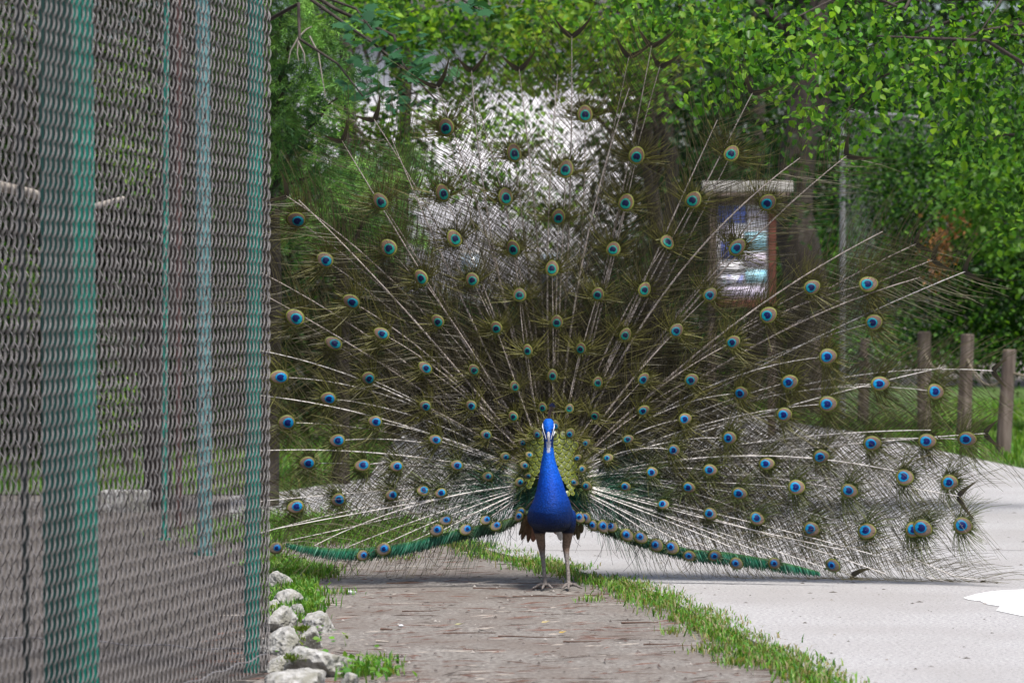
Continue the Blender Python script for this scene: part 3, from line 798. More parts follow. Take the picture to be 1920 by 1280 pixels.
def tree(name, label, cat, base, crown, per, R_, size, cols, ncl, trunk_top=None, tr=.10, droop=.5, big=False, mat=None, nlimb=7, narrow=1.0, group=None, var=.35, extra=None):
    root = thing(name, label, cat, (base[0], base[1], 0), group)
    off = np.array([base[0], base[1], 0])
    cl = clusters(crown, ncl)
    P = spray(cl, per, R_) - off
    o = link('leaves', leaves_mesh('leaves', P, size, cols, mat or M['leaf'], droop, big, var, narrow=narrow), root); o['kind'] = 'stuff'
    top = np.array(trunk_top) if trunk_top is not None else cl.mean(0)
    b = Bag(); limb(b, (0, 0, -.15), top - off, tr, tr * .55, 9, .02)
    link('trunk', b.mesh('trunk', M['bark'], True), root)
    idx = RNG.choice(len(cl), min(nlimb, len(cl)), replace=False)
    for i in idx:
        b = Bag(); s = random.uniform(.55, 1)
        p0 = (top - off) * s
        pp = limb(b, p0, cl[i] - off, tr * .32, tr * .05, 8, .07)
        for _ in range(3):
            q = pp[random.randint(3, 7)]; limb(b, q, q + np.array([random.gauss(0, .3), random.gauss(0, .3), random.gauss(0, .15)]) * R_ * 2.5, tr * .06, tr * .02, 5)
        link('branch', b.mesh('branch', M['bark'], True), root)
    return root, cl

# right overhanging broadleaf tree: the nearest 300 leaves are pieces of their own
YG = [(.030, .11, .009), (.064, .19, .013), (.14, .29, .022), (.014, .052, .007)]
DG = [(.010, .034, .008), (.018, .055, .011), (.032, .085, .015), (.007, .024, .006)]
TD = 17.0
base5 = at(2230, 0, 18.5)
root5, cl5 = tree('broadleaf_tree', 'broadleaf tree overhanging from the right with bright backlit leaves', 'tree', (base5.x, base5.y),
     [(1300, 20, TD, 150, 75, .7), (1500, 60, TD, 180, 100, .8), (1700, 60, TD + .6, 210, 130, .9), (1860, 120, TD + 1, 160, 190, .9), (1610, 190, TD + .5, 150, 90, .6), (1330, 170, TD - .3, 55, 35, .2), (1440, 120, TD, 80, 50, .3), (1880, 330, TD + 1.4, 90, 120, .5), (1700, -260, TD + 1, 420, 160, 1.2)],
     26, .13, .045, YG, 340, trunk_top=at(2160, -200, 18), tr=.075, droop=.65, big=True, nlimb=16)
LO = [mesh_np('leaf', LEAF6 * np.array([1 + .1 * k, 1, 1 + k * .6]), LEAF6_F, M['leaf_obj']) for k in range(3)]
cand = clusters([(1320, 60, TD - .7, 130, 60, .15), (1460, 100, TD - .9, 90, 70, .15), (1330, 175, TD - .9, 60, 36, .12), (1600, 130, TD - 1, 170, 110, .2), (1800, 190, TD - .6, 110, 120, .2), (1460, 190, TD - .9, 60, 60, .1)], 60)
pts5 = spray(cand, 5, .10)[:300]
X, Y, Z = leaf_frames(len(pts5), pts5, .75)
for i in range(len(pts5)):
    m = Matrix((X[i], Y[i], Z[i])).transposed()
    s = random.uniform(.036, .060)
    o = link('leaf', LO[i % 3], root5, pts5[i] - np.array([base5.x, base5.y, 0]), m.to_euler(), (s, s, s))

# maple branch, left of centre: every big leaf a piece
def maple_mesh(seed):
    rg = random.Random(seed)
    lob = [(-90, .18), (-62, .52), (-40, .42), (-18, .95 * .8), (4, .5), (28, .92), (50, .62), (72, .86), (90, 1.0)]
    pts = []
    for a, r in lob: pts.append((a, r * rg.uniform(.9, 1.08)))
    full = [(math.cos(R(a)) * r, math.sin(R(a)) * r) for a, r in pts]
    mir = [(-x, y) for x, y in full[-2:0:-1]]
    ring = full + mir
    V = [(0, -.05, .0)] + [(x * .62, y * .62 + .0, -.10 * (x * x + .5 * y * y) * rg.uniform(.7, 1.6)) for x, y in ring]
    n = len(ring)
    T = np.array([[0, 1 + i, 1 + (i + 1) % n] for i in range(n)])
    V.append((0.012, -.11, 0)); V.append((.012, -.75, .06)); V.append((-.012, -.11, 0))
    T = np.concatenate([T, [[n + 1, n + 2, n + 3]]])
    return mesh_np('leaf', np.array(V), T, M['maple_obj'])
MM = [maple_mesh(k) for k in range(4)]
MD = 16.0
mb = at(300, 0, 19.0)
root2 = thing('maple_tree', 'maple tree with big flat dark green lobed leaves reaching in at upper left', 'tree', (mb.x, mb.y, 0))
offm = np.array([mb.x, mb.y, 0])
b = Bag(); tr_top = np.array(at(330, -60, 18.5)); limb(b, (0, 0, -.1), tr_top - offm, .08, .05, 9, .02); link('trunk', b.mesh('trunk', M['bark'], True), root2)
for tgt in [(700, 60), (760, 130), (820, 190), (680, 180), (900, 20)]:
    b = Bag(); pm = limb(b, tr_top - offm, np.array(at(tgt[0], tgt[1], MD + .2)) - offm, .02, .004, 10, .03); link('branch', b.mesh('branch', M['bark'], True), root2)
nm = 0
for px, py, rx, ry, k in [(700, 35, 70, 25, 26), (750, 95, 80, 25, 30), (790, 130, 60, 22, 22), (690, 165, 45, 20, 14), (770, 190, 70, 14, 12), (660, 70, 25, 30, 10), (880, 8, 90, 12, 20), (740, 150, 70, 18, 18)]:
    for _ in range(k):
        p = at(px + random.gauss(0, .55) * rx, py + random.gauss(0, .6) * ry, MD + random.uniform(-.5, .6))
        s = random.uniform(.055, .095)
        rot = Euler((R(random.gauss(-22, 16)), R(random.gauss(0, 16)), R(random.gauss(0, 60) + 180)))
        link('leaf', MM[nm % 4], root2, np.array(p) - offm, rot, (s, s, s)); nm += 1

# conifer at the left behind the fence corner: feathery sprays of thin needles
def needle_mesh(name, cl, per, R_, L, w, cols, mat):
    """each cluster is a drooping feathery twig: needles left and right along an axis"""
    n = len(cl)
    az = RNG.uniform(0, 2 * np.pi, n); el = RNG.normal(-.25, .35, n)
    A = np.stack([np.cos(az) * np.cos(el), np.sin(az) * np.cos(el), np.sin(el)], 1)
    t = RNG.uniform(0, 1, (n, per, 1))
    base = cl[:, None, :] + A[:, None, :] * t * R_ + np.array([0, 0, -1.]) * (t ** 2) * R_ * .35
    dirn = A[:, None, :] * RNG.uniform(.3, 1, (n, per, 1)) + RNG.normal(0, .55, (n, per, 3))
    dirn[:, :, 2] -= .15
    dirn /= np.linalg.norm(dirn, axis=2)[:, :, None]
    base = base.reshape(-1, 3); dirn = dirn.reshape(-1, 3); m = len(base)
    Ls = (L * RNG.uniform(.5, 1.2, m) * (1.1 - .6 * t.reshape(-1)))[:, None]
    side = np.cross(dirn, RNG.normal(0, 1, (m, 3))); side /= np.linalg.norm(side, axis=1)[:, None]
    V = np.stack([base - side * w * .5, base + dirn * Ls * .5 - side * w, base + dirn * Ls, base + dirn * Ls * .5 + side * w], 1).reshape(-1, 3)
    Fq = (np.arange(m)[:, None] * 4 + np.array([[0, 1, 2, 3]]))
    cols = np.array(cols); cc = cols[RNG.integers(0, len(cols), n)] * RNG.uniform(.65, 1.35, (n, 1))
    C = np.repeat(cc, per, 0) * RNG.uniform(.8, 1.2, (m, 1))
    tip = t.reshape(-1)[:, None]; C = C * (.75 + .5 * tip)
    C = np.repeat(C, 4, 0)
    return mesh_np(name, V, Fq, mat, C)

def conifer(label, base_px, d, blobs, ncl, per, R_, L, w, cols, tr=.07, top=(0, 0), nl=14):
    bp = at(base_px, 0, d)
    root = thing('conifer', label, 'tree', (bp.x, bp.y, 0)); off = np.array([bp.x, bp.y, 0])
    cl = clusters(blobs, ncl)
    o = link('needles', needle_mesh('needles', cl - off, per, R_, L, w, cols, M['needle']), root); o['kind'] = 'stuff'
    b = Bag(); tp = np.array(at(top[0], top[1], d)) - off; limb(b, (0, 0, -.1), tp, tr, tr * .3, 9, .01); link('trunk', b.mesh('trunk', M['bark'], True), root)
    for i in RNG.choice(len(cl), nl, replace=False):
        b = Bag(); q = cl[i] - off; z0 = max(.2, q[2] * random.uniform(.75, .95)); limb(b, tp * (z0 / tp[2]), q, tr * .25, tr * .05, 7, .04); link('branch', b.mesh('branch', M['bark'], True), root)
    return root
CG = [(.055, .15, .034), (.10, .23, .045), (.16, .32, .065), (.026, .08, .022)]
conifer('feathery light green conifer beside the fence corner at upper left', 500, 19.0,
        [(560, 40, 18.2, 90, 90, .6), (620, 130, 18.2, 75, 80, .6), (560, 210, 18.4, 80, 80, .6), (600, 310, 18.6, 90, 60, .5), (500, -120, 18.6, 160, 120, .9), (470, 150, 18.8, 80, 200, .6)], 900, 70, .16, .06, .0022, CG, .07, (500, -300))
conifer('low bright green conifer sprays behind the upper left feathers', 640, 21.5,
        [(660, 350, 21, 110, 50, .5), (740, 300, 21.4, 80, 40, .4), (590, 420, 21.6, 90, 60, .5), (700, 430, 21.8, 100, 60, .5)], 420, 70, .17, .07, .0026, CG + [(.12, .20, .05)], .06, (650, 250), 8)
# bare grey hanging twig in the conifer
b = Bag()
for a in [[(560, 70), (545, 95), (540, 120)], [(560, 70), (557, 100), (560, 115)], [(560, 70), (575, 55), (585, 50)], [(580, 68), (597, 100), (603, 140), (610, 180)], [(560, 80), (570, 100), (572, 120)]]:
    P = [np.array(at(x, y, 17.5)) for x, y in a]; V, Q = tube_np(P, np.linspace(.005, .002, len(P)), 5); b.add(V, Q)
tag(link('dead_branch', b.mesh('dead_branch', M['twig_pale'], True)), 'bare grey dead branch hanging in the feathery conifer', 'branch')

# smaller leaved trees over the middle
LG = [(.045, .14, .013), (.09, .22, .018), (.17, .31, .030), (.018, .065, .010)]
tree('young_tree', 'light green leafy tree over the bright gap at upper left', 'tree', at(735, 0, 29)[:2],
     [(800, 40, 27, 150, 60, 1.2), (720, 10, 26, 110, 60, 1), (930, 90, 27, 110, 60, 1), (850, 150, 27.5, 100, 40, .8), (700, 230, 27, 70, 60, .7), (900, -90, 27, 260, 80, 1.5), (770, 235, 28, 70, 40, .5), (870, 225, 30, 70, 40, .6), (985, 235, 30, 60, 45, .6), (905, 330, 31, 60, 30, .5), (1010, 380, 31, 50, 40, .5), (800, 330, 30, 40, 50, .5)],
     22, .22, .070, LG, 380, trunk_top=at(760, -80, 28.5), tr=.07, nlimb=10)
tree('young_tree', 'yellow green leafy tree hanging over the top of the fan', 'tree', at(1222, 0, 28)[:2],
     [(1080, 40, 24, 130, 50, 1), (1180, 110, 24, 110, 55, .8), (1030, 110, 24.4, 90, 60, .7), (1160, 165, 24.6, 90, 30, .5), (1270, 60, 25, 100, 60, .8), (1000, 20, 25, 100, 40, .8), (1150, -90, 25, 260, 80, 1.4)],
     22, .20, .070, LG + [(.17, .24, .035)], 330, trunk_top=at(1225, 60, 27), tr=.075, nlimb=12)
# right hedge
HG = [(.012, .050, .009), (.026, .088, .013), (.055, .15, .018), (.09, .21, .024), (.007, .028, .006)]
root6, cl6 = tree('hedge', 'tall dense dark green hedge behind the lawn at right', 'hedge', at(2060, 0, 33)[:2],
     [(1860, 520, 31, 150, 130, .8), (1880, 380, 31, 150, 120, .8), (1740, 340, 31.5, 110, 100, .7), (1740, 520, 31.5, 70, 120, .6), (1660, 300, 32, 80, 90, .6), (1800, 620, 31.2, 170, 60, .6), (1900, 600, 31, 120, 70, .6), (1850, 230, 31.5, 150, 100, .9), (2010, 400, 31, 120, 260, .9), (1820, 660, 30.6, 190, 36, .4), (1960, 640, 30.6, 120, 50, .4), (1700, 450, 32, 60, 90, .5)],
     34, .22, .050, HG, 1250, trunk_top=at(2010, 500, 33), tr=.05, nlimb=8, droop=.6)
# dead brown leaves hanging in the hedge
P = spray(clusters([(1790, 415, 30, 26, 26, .1), (1765, 470, 30, 16, 40, .1), (1750, 505, 30, 14, 16, .08)], 26), 16, .09) - np.array([root6.location.x, root6.location.y, 0])
o = link('dead_leaves', leaves_mesh('dead_leaves', P, .05, [(.20, .09, .035), (.28, .14, .06), (.14, .07, .035)], M['leaf'], .9), root6); o['kind'] = 'stuff'
tree('bush', 'big-leaved light green bush at the front edge of the right hedge', 'bush', at(2010, 0, 29)[:2],
     [(1870, 330, 28, 90, 60, .4), (1830, 400, 28, 60, 50, .3), (1890, 440, 28, 60, 50, .3)], 20, .2, .075, [(.05, .14, .02), (.08, .18, .026), (.10, .21, .03)], 70, trunk_top=at(1960, 470, 29), tr=.025, nlimb=4, big=True)
# shade woods behind: three trunks and dark crowns
def far_tree(label, px, d, wpx, crown, ncl, size, cols, lean=0):
    return tree('woodland_tree', label, 'tree', at(px, 0, d)[:2], crown, 26, .45, size, cols, ncl, trunk_top=at(px + lean, -60, d), tr=wpx * d / F / 2, nlimb=6)
far_tree('thick grey brown trunked tree behind the notice board', 1505, 37, 92, [(1400, 250, 38, 150, 130, 1.2), (1560, 330, 38.5, 140, 160, 1.2), (1480, 60, 38, 220, 120, 1.5), (1450, 300, 36, 40, 120, .3), (1535, 420, 36, 34, 110, .3), (1400, -120, 38, 400, 100, 2)], 230, .10, DG, 20)
far_tree('slim dark trunked tree right of the gap behind the fan', 1225, 40, 30, [(1280, 330, 42, 120, 150, 1.2), (1240, 180, 41, 90, 80, 1), (1300, 60, 41, 150, 90, 1.5), (1165, 300, 42, 40, 190, .6), (1140, 420, 42, 34, 90, .5)], 250, .10, DG, 10)
far_tree('slim tree with a blue grey trunk beside the thick trunk', 1415, 42, 34, [(1400, 420, 43, 130, 120, 1), (1380, 130, 43, 130, 90, 1), (1330, 520, 43, 160, 80, 1)], 170, .10, DG + [(.06, .12, .02)], 5)
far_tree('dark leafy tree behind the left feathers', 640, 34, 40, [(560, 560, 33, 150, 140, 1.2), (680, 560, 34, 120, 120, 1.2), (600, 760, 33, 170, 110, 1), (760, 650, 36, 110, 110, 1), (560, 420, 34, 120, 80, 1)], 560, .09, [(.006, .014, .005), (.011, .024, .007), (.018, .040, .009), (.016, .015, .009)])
# undergrowth far off closing the view below the gap
def shrub(label, px, d, blobs, ncl, cols, size=.09, per=26, R_=.35):
    return tree('shrub', label, 'shrub', at(px, 0, d)[:2], blobs, per, R_, size, cols, ncl, trunk_top=at(px, 600, d), tr=.04, nlimb=4, group=None)
shrub('dark shrub closing the view below the bright gap', 930, 52, [(900, 640, 52, 150, 70, 1), (1040, 620, 52, 140, 80, 1), (830, 620, 50, 90, 90, 1)], 220, DG, .12)
shrub('dark shrub behind the right half of the fan', 1240, 50, [(1200, 620, 50, 130, 100, 1), (1330, 640, 49, 130, 80, 1), (1450, 640, 47, 110, 90, 1), (1180, 500, 51, 90, 90, 1)], 260, DG + [(.07, .15, .02)], .11)
shrub('low green shrub at the far end of the lawn', 1560, 44, [(1540, 640, 44, 120, 70, 1), (1650, 640, 42, 110, 60, 1), (1560, 500, 44, 80, 110, .8)], 220, HG, .09)
# the far wood that closes the view left and right of the gap: one mass
P = np.concatenate([spray(clusters(bl, n_), 24, .9) for bl, n_ in [
    ([(100, 300, 48, 420, 480, 3), (470, 500, 50, 290, 420, 3), (300, -100, 50, 500, 220, 3)], 520),
    ([(1400, 420, 60, 250, 330, 3), (1700, 250, 56, 420, 420, 3), (2050, 300, 52, 300, 420, 3), (1500, 0, 60, 420, 200, 3)], 1000),
    ]])
P2 = spray(clusters([(960, 640, 66, 260, 66, 2)], 260), 40, .6)
P = np.concatenate([P, P2])
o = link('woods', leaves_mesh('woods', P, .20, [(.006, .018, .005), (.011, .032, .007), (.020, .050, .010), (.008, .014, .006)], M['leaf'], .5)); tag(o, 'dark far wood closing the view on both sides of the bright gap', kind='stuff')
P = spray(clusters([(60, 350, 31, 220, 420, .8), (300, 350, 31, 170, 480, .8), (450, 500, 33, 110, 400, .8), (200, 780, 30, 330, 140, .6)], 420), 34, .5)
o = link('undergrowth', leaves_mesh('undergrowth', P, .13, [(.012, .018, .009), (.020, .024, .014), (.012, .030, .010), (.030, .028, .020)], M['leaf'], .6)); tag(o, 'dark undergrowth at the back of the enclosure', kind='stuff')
# tree added out of view so that its crown shades the enclosure
P = clusters([(-350, -420, 20, 700, 190, 5.5), (40, -520, 26, 480, 200, 5)], 260)
rt = thing('added_shade_tree', 'unseen tree added to shade the enclosure, its crown above the mesh', 'tree', (-4.6, 24, 0))
o = link('leaves', leaves_mesh('leaves', spray(P, 34, .5) - np.array([-4.6, 24, 0]), .22, [(.016, .045, .010), (.025, .065, .013)], M['leaf'], .4), rt); o['kind'] = 'stuff'
b = Bag(); limb(b, (0, 0, -.1), (0.2, -.5, 4.6), .16, .09, 9, .02); link('trunk', b.mesh('trunk', M['bark'], True), rt)
for i in range(0, 260, 26):
    b = Bag(); limb(b, (.2, -.4, 3.4), P[i] - np.array([-4.6, 24, 0]), .05, .01, 8, .04); link('branch', b.mesh('branch', M['bark'], True), rt)
# pale house beyond the gap
HD = 82.0; hk = HD / F; hc = at(850, 0, HD)
house = thing('pale_house', 'pale sunlit house glimpsed through the bright gap behind the fan', 'house', (hc.x, HD, 0))
def hb(name, px0, px1, py0, py1, dy, th, mat, parent=None):
    p0 = at(px0, py0, HD); p1 = at(px1, py1, HD)
    V, Q = box_np(((p0.x + p1.x) / 2 - hc.x, dy + th / 2, (p0.z + p1.z) / 2), (abs(p1.x - p0.x), th, abs(p1.z - p0.z)))
    return link(name, mesh_np(name, V, Q, mat), parent or house)
hb('wall', 560, 1200, 60, 680, 0, 6.0, M['plaster'])
for x0, y0 in [(640, 280), (700, 450), (860, 470), (1010, 470)]:
    w = hb('window', x0, x0 + 46, y0, y0 + 80, -.06, .05, M['wood_pale'])
    hb('pane', x0 + 5, x0 + 41, y0 + 5, y0 + 75, -.08, .015, M['pane'], w)
V = np.array([(at(545, 60, HD).x - hc.x, -.6, at(0, 62, HD).z), (at(1215, 60, HD).x - hc.x, -.6, at(0, 62, HD).z), (at(1215, 60, HD).x - hc.x, 6.6, at(0, 62, HD).z), (at(545, 60, HD).x - hc.x, 6.6, at(0, 62, HD).z), (at(545, 60, HD).x - hc.x, 3, at(0, -110, HD).z), (at(1215, 60, HD).x - hc.x, 3, at(0, -110, HD).z)])
link('roof', mesh_np('roof', V, [np.array([[0, 1, 5, 4], [2, 3, 4, 5], [3, 2, 1, 0]]), np.array([[0, 4, 3], [1, 2, 5]])], M['roof']), house)
# inside the enclosure: dark bushes
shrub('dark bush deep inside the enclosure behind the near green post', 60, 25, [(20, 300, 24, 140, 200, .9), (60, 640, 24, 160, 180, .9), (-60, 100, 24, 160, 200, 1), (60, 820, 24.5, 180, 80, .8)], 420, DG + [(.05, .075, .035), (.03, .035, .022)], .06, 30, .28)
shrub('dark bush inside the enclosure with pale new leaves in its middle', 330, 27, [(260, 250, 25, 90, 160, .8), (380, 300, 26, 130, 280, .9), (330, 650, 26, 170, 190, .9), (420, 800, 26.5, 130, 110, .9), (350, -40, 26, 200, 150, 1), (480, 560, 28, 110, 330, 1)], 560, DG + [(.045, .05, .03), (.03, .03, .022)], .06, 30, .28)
shrub('light green leafy bush low inside the enclosure', 240, 22.5, [(235, 130, 22, 26, 60, .2), (235, 290, 22, 34, 50, .2), (30, 540, 22, 45, 80, .25), (215, 760, 22, 22, 70, .2), (220, 925, 22.5, 60, 14, .2), (20, 60, 22, 30, 60, .2)], 90, LG + [(.10, .16, .03)], .05, 22, .16)

# ------------------------------------------------------------------ chain-link fence far right, behind the hedge edge
fd = 34.0
q0 = at(1575, 0, fd); q1 = at(1745, 0, fd + 1.5)
ff = thing('chain_link_fence', 'distant grey chain link fence half hidden by the right hedge', 'fence', (q0.x, q0.y, 0))
bag = Bag()
dv = (q1 - q0); Lf = math.hypot(dv.x, dv.y); hf = 3.1
nW = int((Lf + hf) / .062)
for i in range(-int(hf / .062), int(Lf / .062) + 1):
    for sgn in (1, -1):
        s0 = i * .062; a0, a1 = (s0, s0 + hf)
        z0, z1 = 0, hf
        lo_ = max(0, -s0); hi_ = min(hf, Lf - s0)
        if hi_ <= lo_: continue
        A = (s0 + lo_) / Lf; B = (s0 + hi_) / Lf
        pa = np.array([dv.x * A, dv.y * A, lo_ if sgn > 0 else hf - lo_]); pb = np.array([dv.x * B, dv.y * B, hi_ if sgn > 0 else hf - hi_])
        pa[1] += .003 * sgn; pb[1] += .003 * sgn
        V, Q = tube_np([pa, pb], .0022, 3); bag.add(V, Q)
o = link('mesh_wires', bag.mesh('mesh_wires', M['wire_far']), ff); o['kind'] = 'stuff'
for f in (0.03, .97): pipe('post', dv.x * f, dv.y * f + .04, .03, 3.15, M['wire_far'], ff)
V, Q = tube_np([(0, .04, 3.12), (dv.x, dv.y + .04, 3.12)], .02, 8); link('rail', mesh_np('rail', V, Q, M['wire_far'], smooth=True), ff)

# ================================================================== the peacock
S = 13.35 / F
ROOT = Vector(((1040 - 960) * BY / F, BY, 0))
bird = thing('peacock', 'blue peacock facing the camera with its eyed train fully fanned', 'peacock', ROOT)
def bx(px): return (px - 960) * S - ROOT.x
def bz(py): return CAMH - (py - HOR) * S

# ---- body: one continuous skin (head, neck, breast, rump, legs, toes)
def body():
    bg_ = Bag()
    rings = [(784, 1023, 1033, -.100, -.070), (787, 1020, 1036.5, -.112, -.055), (792, 1018, 1038.5, -.122, -.047), (799, 1017, 1039, -.128, -.043), (807, 1017, 1039, -.131, -.044), (815, 1017.8, 1038.5, -.128, -.046), (823, 1018.8, 1037.6, -.118, -.050), (832, 1019.3, 1037.3, -.108, -.052), (842, 1018.6, 1038, -.106, -.050),
             (853, 1017, 1039.5, -.110, -.046), (864, 1014.7, 1041.5, -.116, -.040), (880, 1012, 1047, -.124, -.025), (896, 1010, 1053, -.133, .005), (919, 1005.7, 1060, -.150, .06), (938, 1000, 1068, -.163, .12), (949, 995, 1071.5, -.168, .17), (959, 990.5, 1073.5, -.168, .21), (970, 988.5, 1074.8, -.160, .25), (980, 989.5, 1075, -.145, .25), (988, 994, 1073, -.12, .23), (994, 1003, 1066, -.09, .20), (998, 1015, 1056, -.05, .15)]
    sides = 28; V = []
    for py, xl, xr, yf, yb in rings:
        cx = (bx(xl) + bx(xr)) / 2; rx = (bx(xr) - bx(xl)) / 2; cy = (yf + yb) / 2; ry = (yb - yf) / 2
        for j in range(sides):
            a = 2 * math.pi * j / sides
            V.append((cx + rx * math.cos(a), cy + ry * math.sin(a), bz(py)))
    n = len(rings)
    Fq = [[i * sides + j, (i + 1) * sides + j, (i + 1) * sides + (j + 1) % sides, i * sides + (j + 1) % sides] for i in range(n - 1) for j in range(sides)]
    bg_.add(V, np.array(Fq))
    ct = len(V)
    bm = bmesh.new()
    vs = [bm.verts.new(v) for v in V]
    for f in Fq: bm.faces.new([vs[i] for i in f])
    bm.faces.new(vs[:sides]); bm.faces.new(vs[-sides:][::-1])
    def chain(pts, sides=10):
        P = [np.array(p[:3]) for p in pts]; r = [p[3] for p in pts]
        v_, q_ = tube_np(P, r, sides)
        w = [bm.verts.new(x) for x in v_]
        for f in q_: bm.faces.new([w[i] for i in f])
        bm.faces.new(w[:sides]); bm.faces.new(w[-sides:][::-1])
        for e, rr in ((P[0], r[0]), (P[-1], r[-1])):
            bmesh.ops.create_icosphere(bm, subdivisions=2, radius=rr * .98, matrix=Matrix.Translation(Vector(e)))
    for L in (dict(x=[1012, 1012, 1013, 1016, 1017, 1019, 1021, 1022, 1022], foot=(1022, [(998, -.05), (1016, -.095), (1037, -.075), (1024, .055)])),
              dict(x=[1066, 1066, 1065, 1062, 1062.5, 1064, 1066, 1066.5, 1067], foot=(1067, [(1053, -.07), (1065, -.095), (1092, -.055), (1066, .055)]))):
        ys = [.03, .03, .035, .05, .045, .03, .012, .0, -.003]
        pys = [970, 992, 1006, 1028, 1036, 1055, 1078, 1092, 1099]
        rr = [.034, .030, .0205, .0165, .0130, .0092, .0084, .0092, .0100]
        chain([(bx(x), y, bz(p), r) for x, y, p, r in zip(L['x'], ys, pys, rr)])
        fx, toes = L['foot']
        for tx, ty in toes:
            p0 = np.array([bx(fx), -.003, .017]); p2 = np.array([bx(tx), ty, .006])
            if ty > 0: p2[2] = .014
            m1 = p0 * .6 + p2 * .4 + np.array([0, 0, .006]); m2 = p0 * .25 + p2 * .75 + np.array([0, 0, .001])
            chain([(*p0, .0085), (*m1, .0072), (*m2, .0062), (*p2, .0036)], 8)
    bm.normal_update()
    bmesh.ops.recalc_face_normals(bm, faces=list(bm.faces))
    me = bpy.data.meshes.new('tmp'); bm.to_mesh(me); bm.free()
    o = bpy.data.objects.new('tmp', me); COL.objects.link(o)
    md = o.modifiers.new('r', 'REMESH'); md.mode = 'VOXEL'; md.voxel_size = .0032; md.use_smooth_shade = True
    sm = o.modifiers.new('s', 'SMOOTH'); sm.factor = .5; sm.iterations = 9
    dg = bpy.context.evaluated_depsgraph_get()
    res = bpy.data.meshes.new_from_object(o.evaluated_get(dg))
    bpy.data.objects.remove(o); res.name = 'body'
    nv = len(res.vertices); co = np.zeros(nv * 3, dtype=np.float32); res.vertices.foreach_get('co', co); co = co.reshape(-1, 3)
    py = HOR + (CAMH - co[:, 2]) / S; pxx = 960 + (co[:, 0] + ROOT.x) / S; y = co[:, 1]
    C = np.zeros((nv, 3))
    blue_hi = np.array([.003, .095, .52]); blue = np.array([.002, .055, .40]); navy = np.array([.002, .026, .15]); dark = np.array([.004, .007, .022])
    def mix(a, b, t): return a + (b - a) * np.clip(t, 0, 1)[:, None]
    C = mix(np.tile(blue_hi, (nv, 1)), blue, (py - 850) / 60)
    C = mix(C, navy, (py - 900) / 60)
    C = mix(C, dark, (py - 958) / 34)
    C = mix(C, np.array([.01, .04, .03]), (y - .02) / .05 * (py > 860))
    C = mix(C, np.array([.02, .03, .035]), np.where(py < 850, (y + .06) / .02, 0) * 0)
    leg = py > 1000
    C = mix(C, np.array([.15, .105, .08]), np.where(leg, (py - 1000) / 4, 0))
    C = mix(C, np.array([.17, .15, .14]), np.where(py > 1034, (py - 1034) / 8, 0))
    throat = (py > 826) & (py < 848) & (y < -.085) & (np.abs(pxx - 1028.3) < 4.6 - (py - 826) * .09)
    C = mix(C, np.array([.42, .45, .54]), throat.astype(float))
    lore = (py > 803) & (py < 838) & (np.abs(pxx - 1028) > 5) & (y > -.124) & (y < -.06) & ~throat
    C = mix(C, np.array([.008, .012, .05]), lore * .8)
    a = res.color_attributes.new('col', 'FLOAT_COLOR', 'POINT'); c4 = np.ones((nv, 4), dtype=np.float32); c4[:, :3] = C; a.data.foreach_set('color', c4.ravel())
    res.materials.clear(); res.materials.append(M['body'])
    for p in res.polygons: p.use_smooth = True
    return link('body', res, bird)
body()

# beak, face stripes, eyes, crest
V, Q = tube_np([(bx(1028), -.120, bz(807)), (bx(1028), -.134, bz(811)), (bx(1028), -.146, bz(816)), (bx(1028.2), -.153, bz(823)), (bx(1028.2), -.153, bz(829))], [.002, .0062, .0066, .0046, .0010], 12)
beak = link('beak', mesh_np('beak', V, Q, M['beak'], smooth=True), bird)
for sx in (-1, 1):
    P = [(bx(1028 + sx * 10.6), -.088, bz(793)), (bx(1028 + sx * 10.9), -.100, bz(799)), (bx(1028 + sx * 9.2), -.118, bz(806)), (bx(1028 + sx * 6.6), -.132, bz(814)), (bx(1028 + sx * 4.4), -.138, bz(822))]
    V, Q = tube_np(P, [.0008, .0024, .0009, .0011, .0008], 8); link('face_stripe', mesh_np('face_stripe', V, Q, M['face'], smooth=True), bird)
    bm = bmesh.new(); bmesh.ops.create_uvsphere(bm, u_segments=14, v_segments=10, radius=.0062)
    me = bpy.data.meshes.new('eye'); bm.to_mesh(me); bm.free(); me.materials.append(M['iris'])
    for p in me.polygons: p.use_smooth = True
    link('eye', me, bird, (bx(1028 + sx * 9.8), -.093, bz(803)))
    P = [(bx(1028 + sx * 11), -.085, bz(807)), (bx(1028 + sx * 10.4), -.097, bz(811)), (bx(1028 + sx * 8.6), -.108, bz(816))]
    V, Q = tube_np(P, [.002, .0034, .0015], 8); link('cheek_patch', mesh_np('cheek_patch', V, Q, M['face'], smooth=True), bird)
for k in range(11):
    u = (k - 5) / 5.0
    p0 = np.array([bx(1029 + u * 2), -.085, bz(787)]); p2 = np.array([bx(1034.5 + u * 3.4), -.085 + random.uniform(-.02, .02), bz(758 + abs(u) * 5 + random.uniform(-2, 2))])
    mid = (p0 + p2) / 2 + np.array([-.004, 0, 0])
    V, Q = tube_np([p0, mid, p2], [.0020, .0016, .0012], 5)
    cf = link('crest_feather', mesh_np('crest_feather', V, Q, M['crest'], smooth=True), bird)
    bag = Bag(); dt = (p2 - mid) / np.linalg.norm(p2 - mid)
    for a in np.linspace(-1.1, 1.1, 11):
        d = np.array([dt[0] * math.cos(a) + dt[2] * math.sin(a), random.uniform(-.2, .2), -dt[0] * math.sin(a) + dt[2] * math.cos(a)])
        e = p2 + d * .0095 * (1 - .3 * abs(a)); s = np.array([-d[2], 0, d[0]]) * .0012
        bag.add([p2 - s * .4, e - s, e + s, p2 + s * .4], [[0, 1, 2, 3]])
    link('crest_tip', bag.mesh('crest_tip', M['crest_tip']), cf)

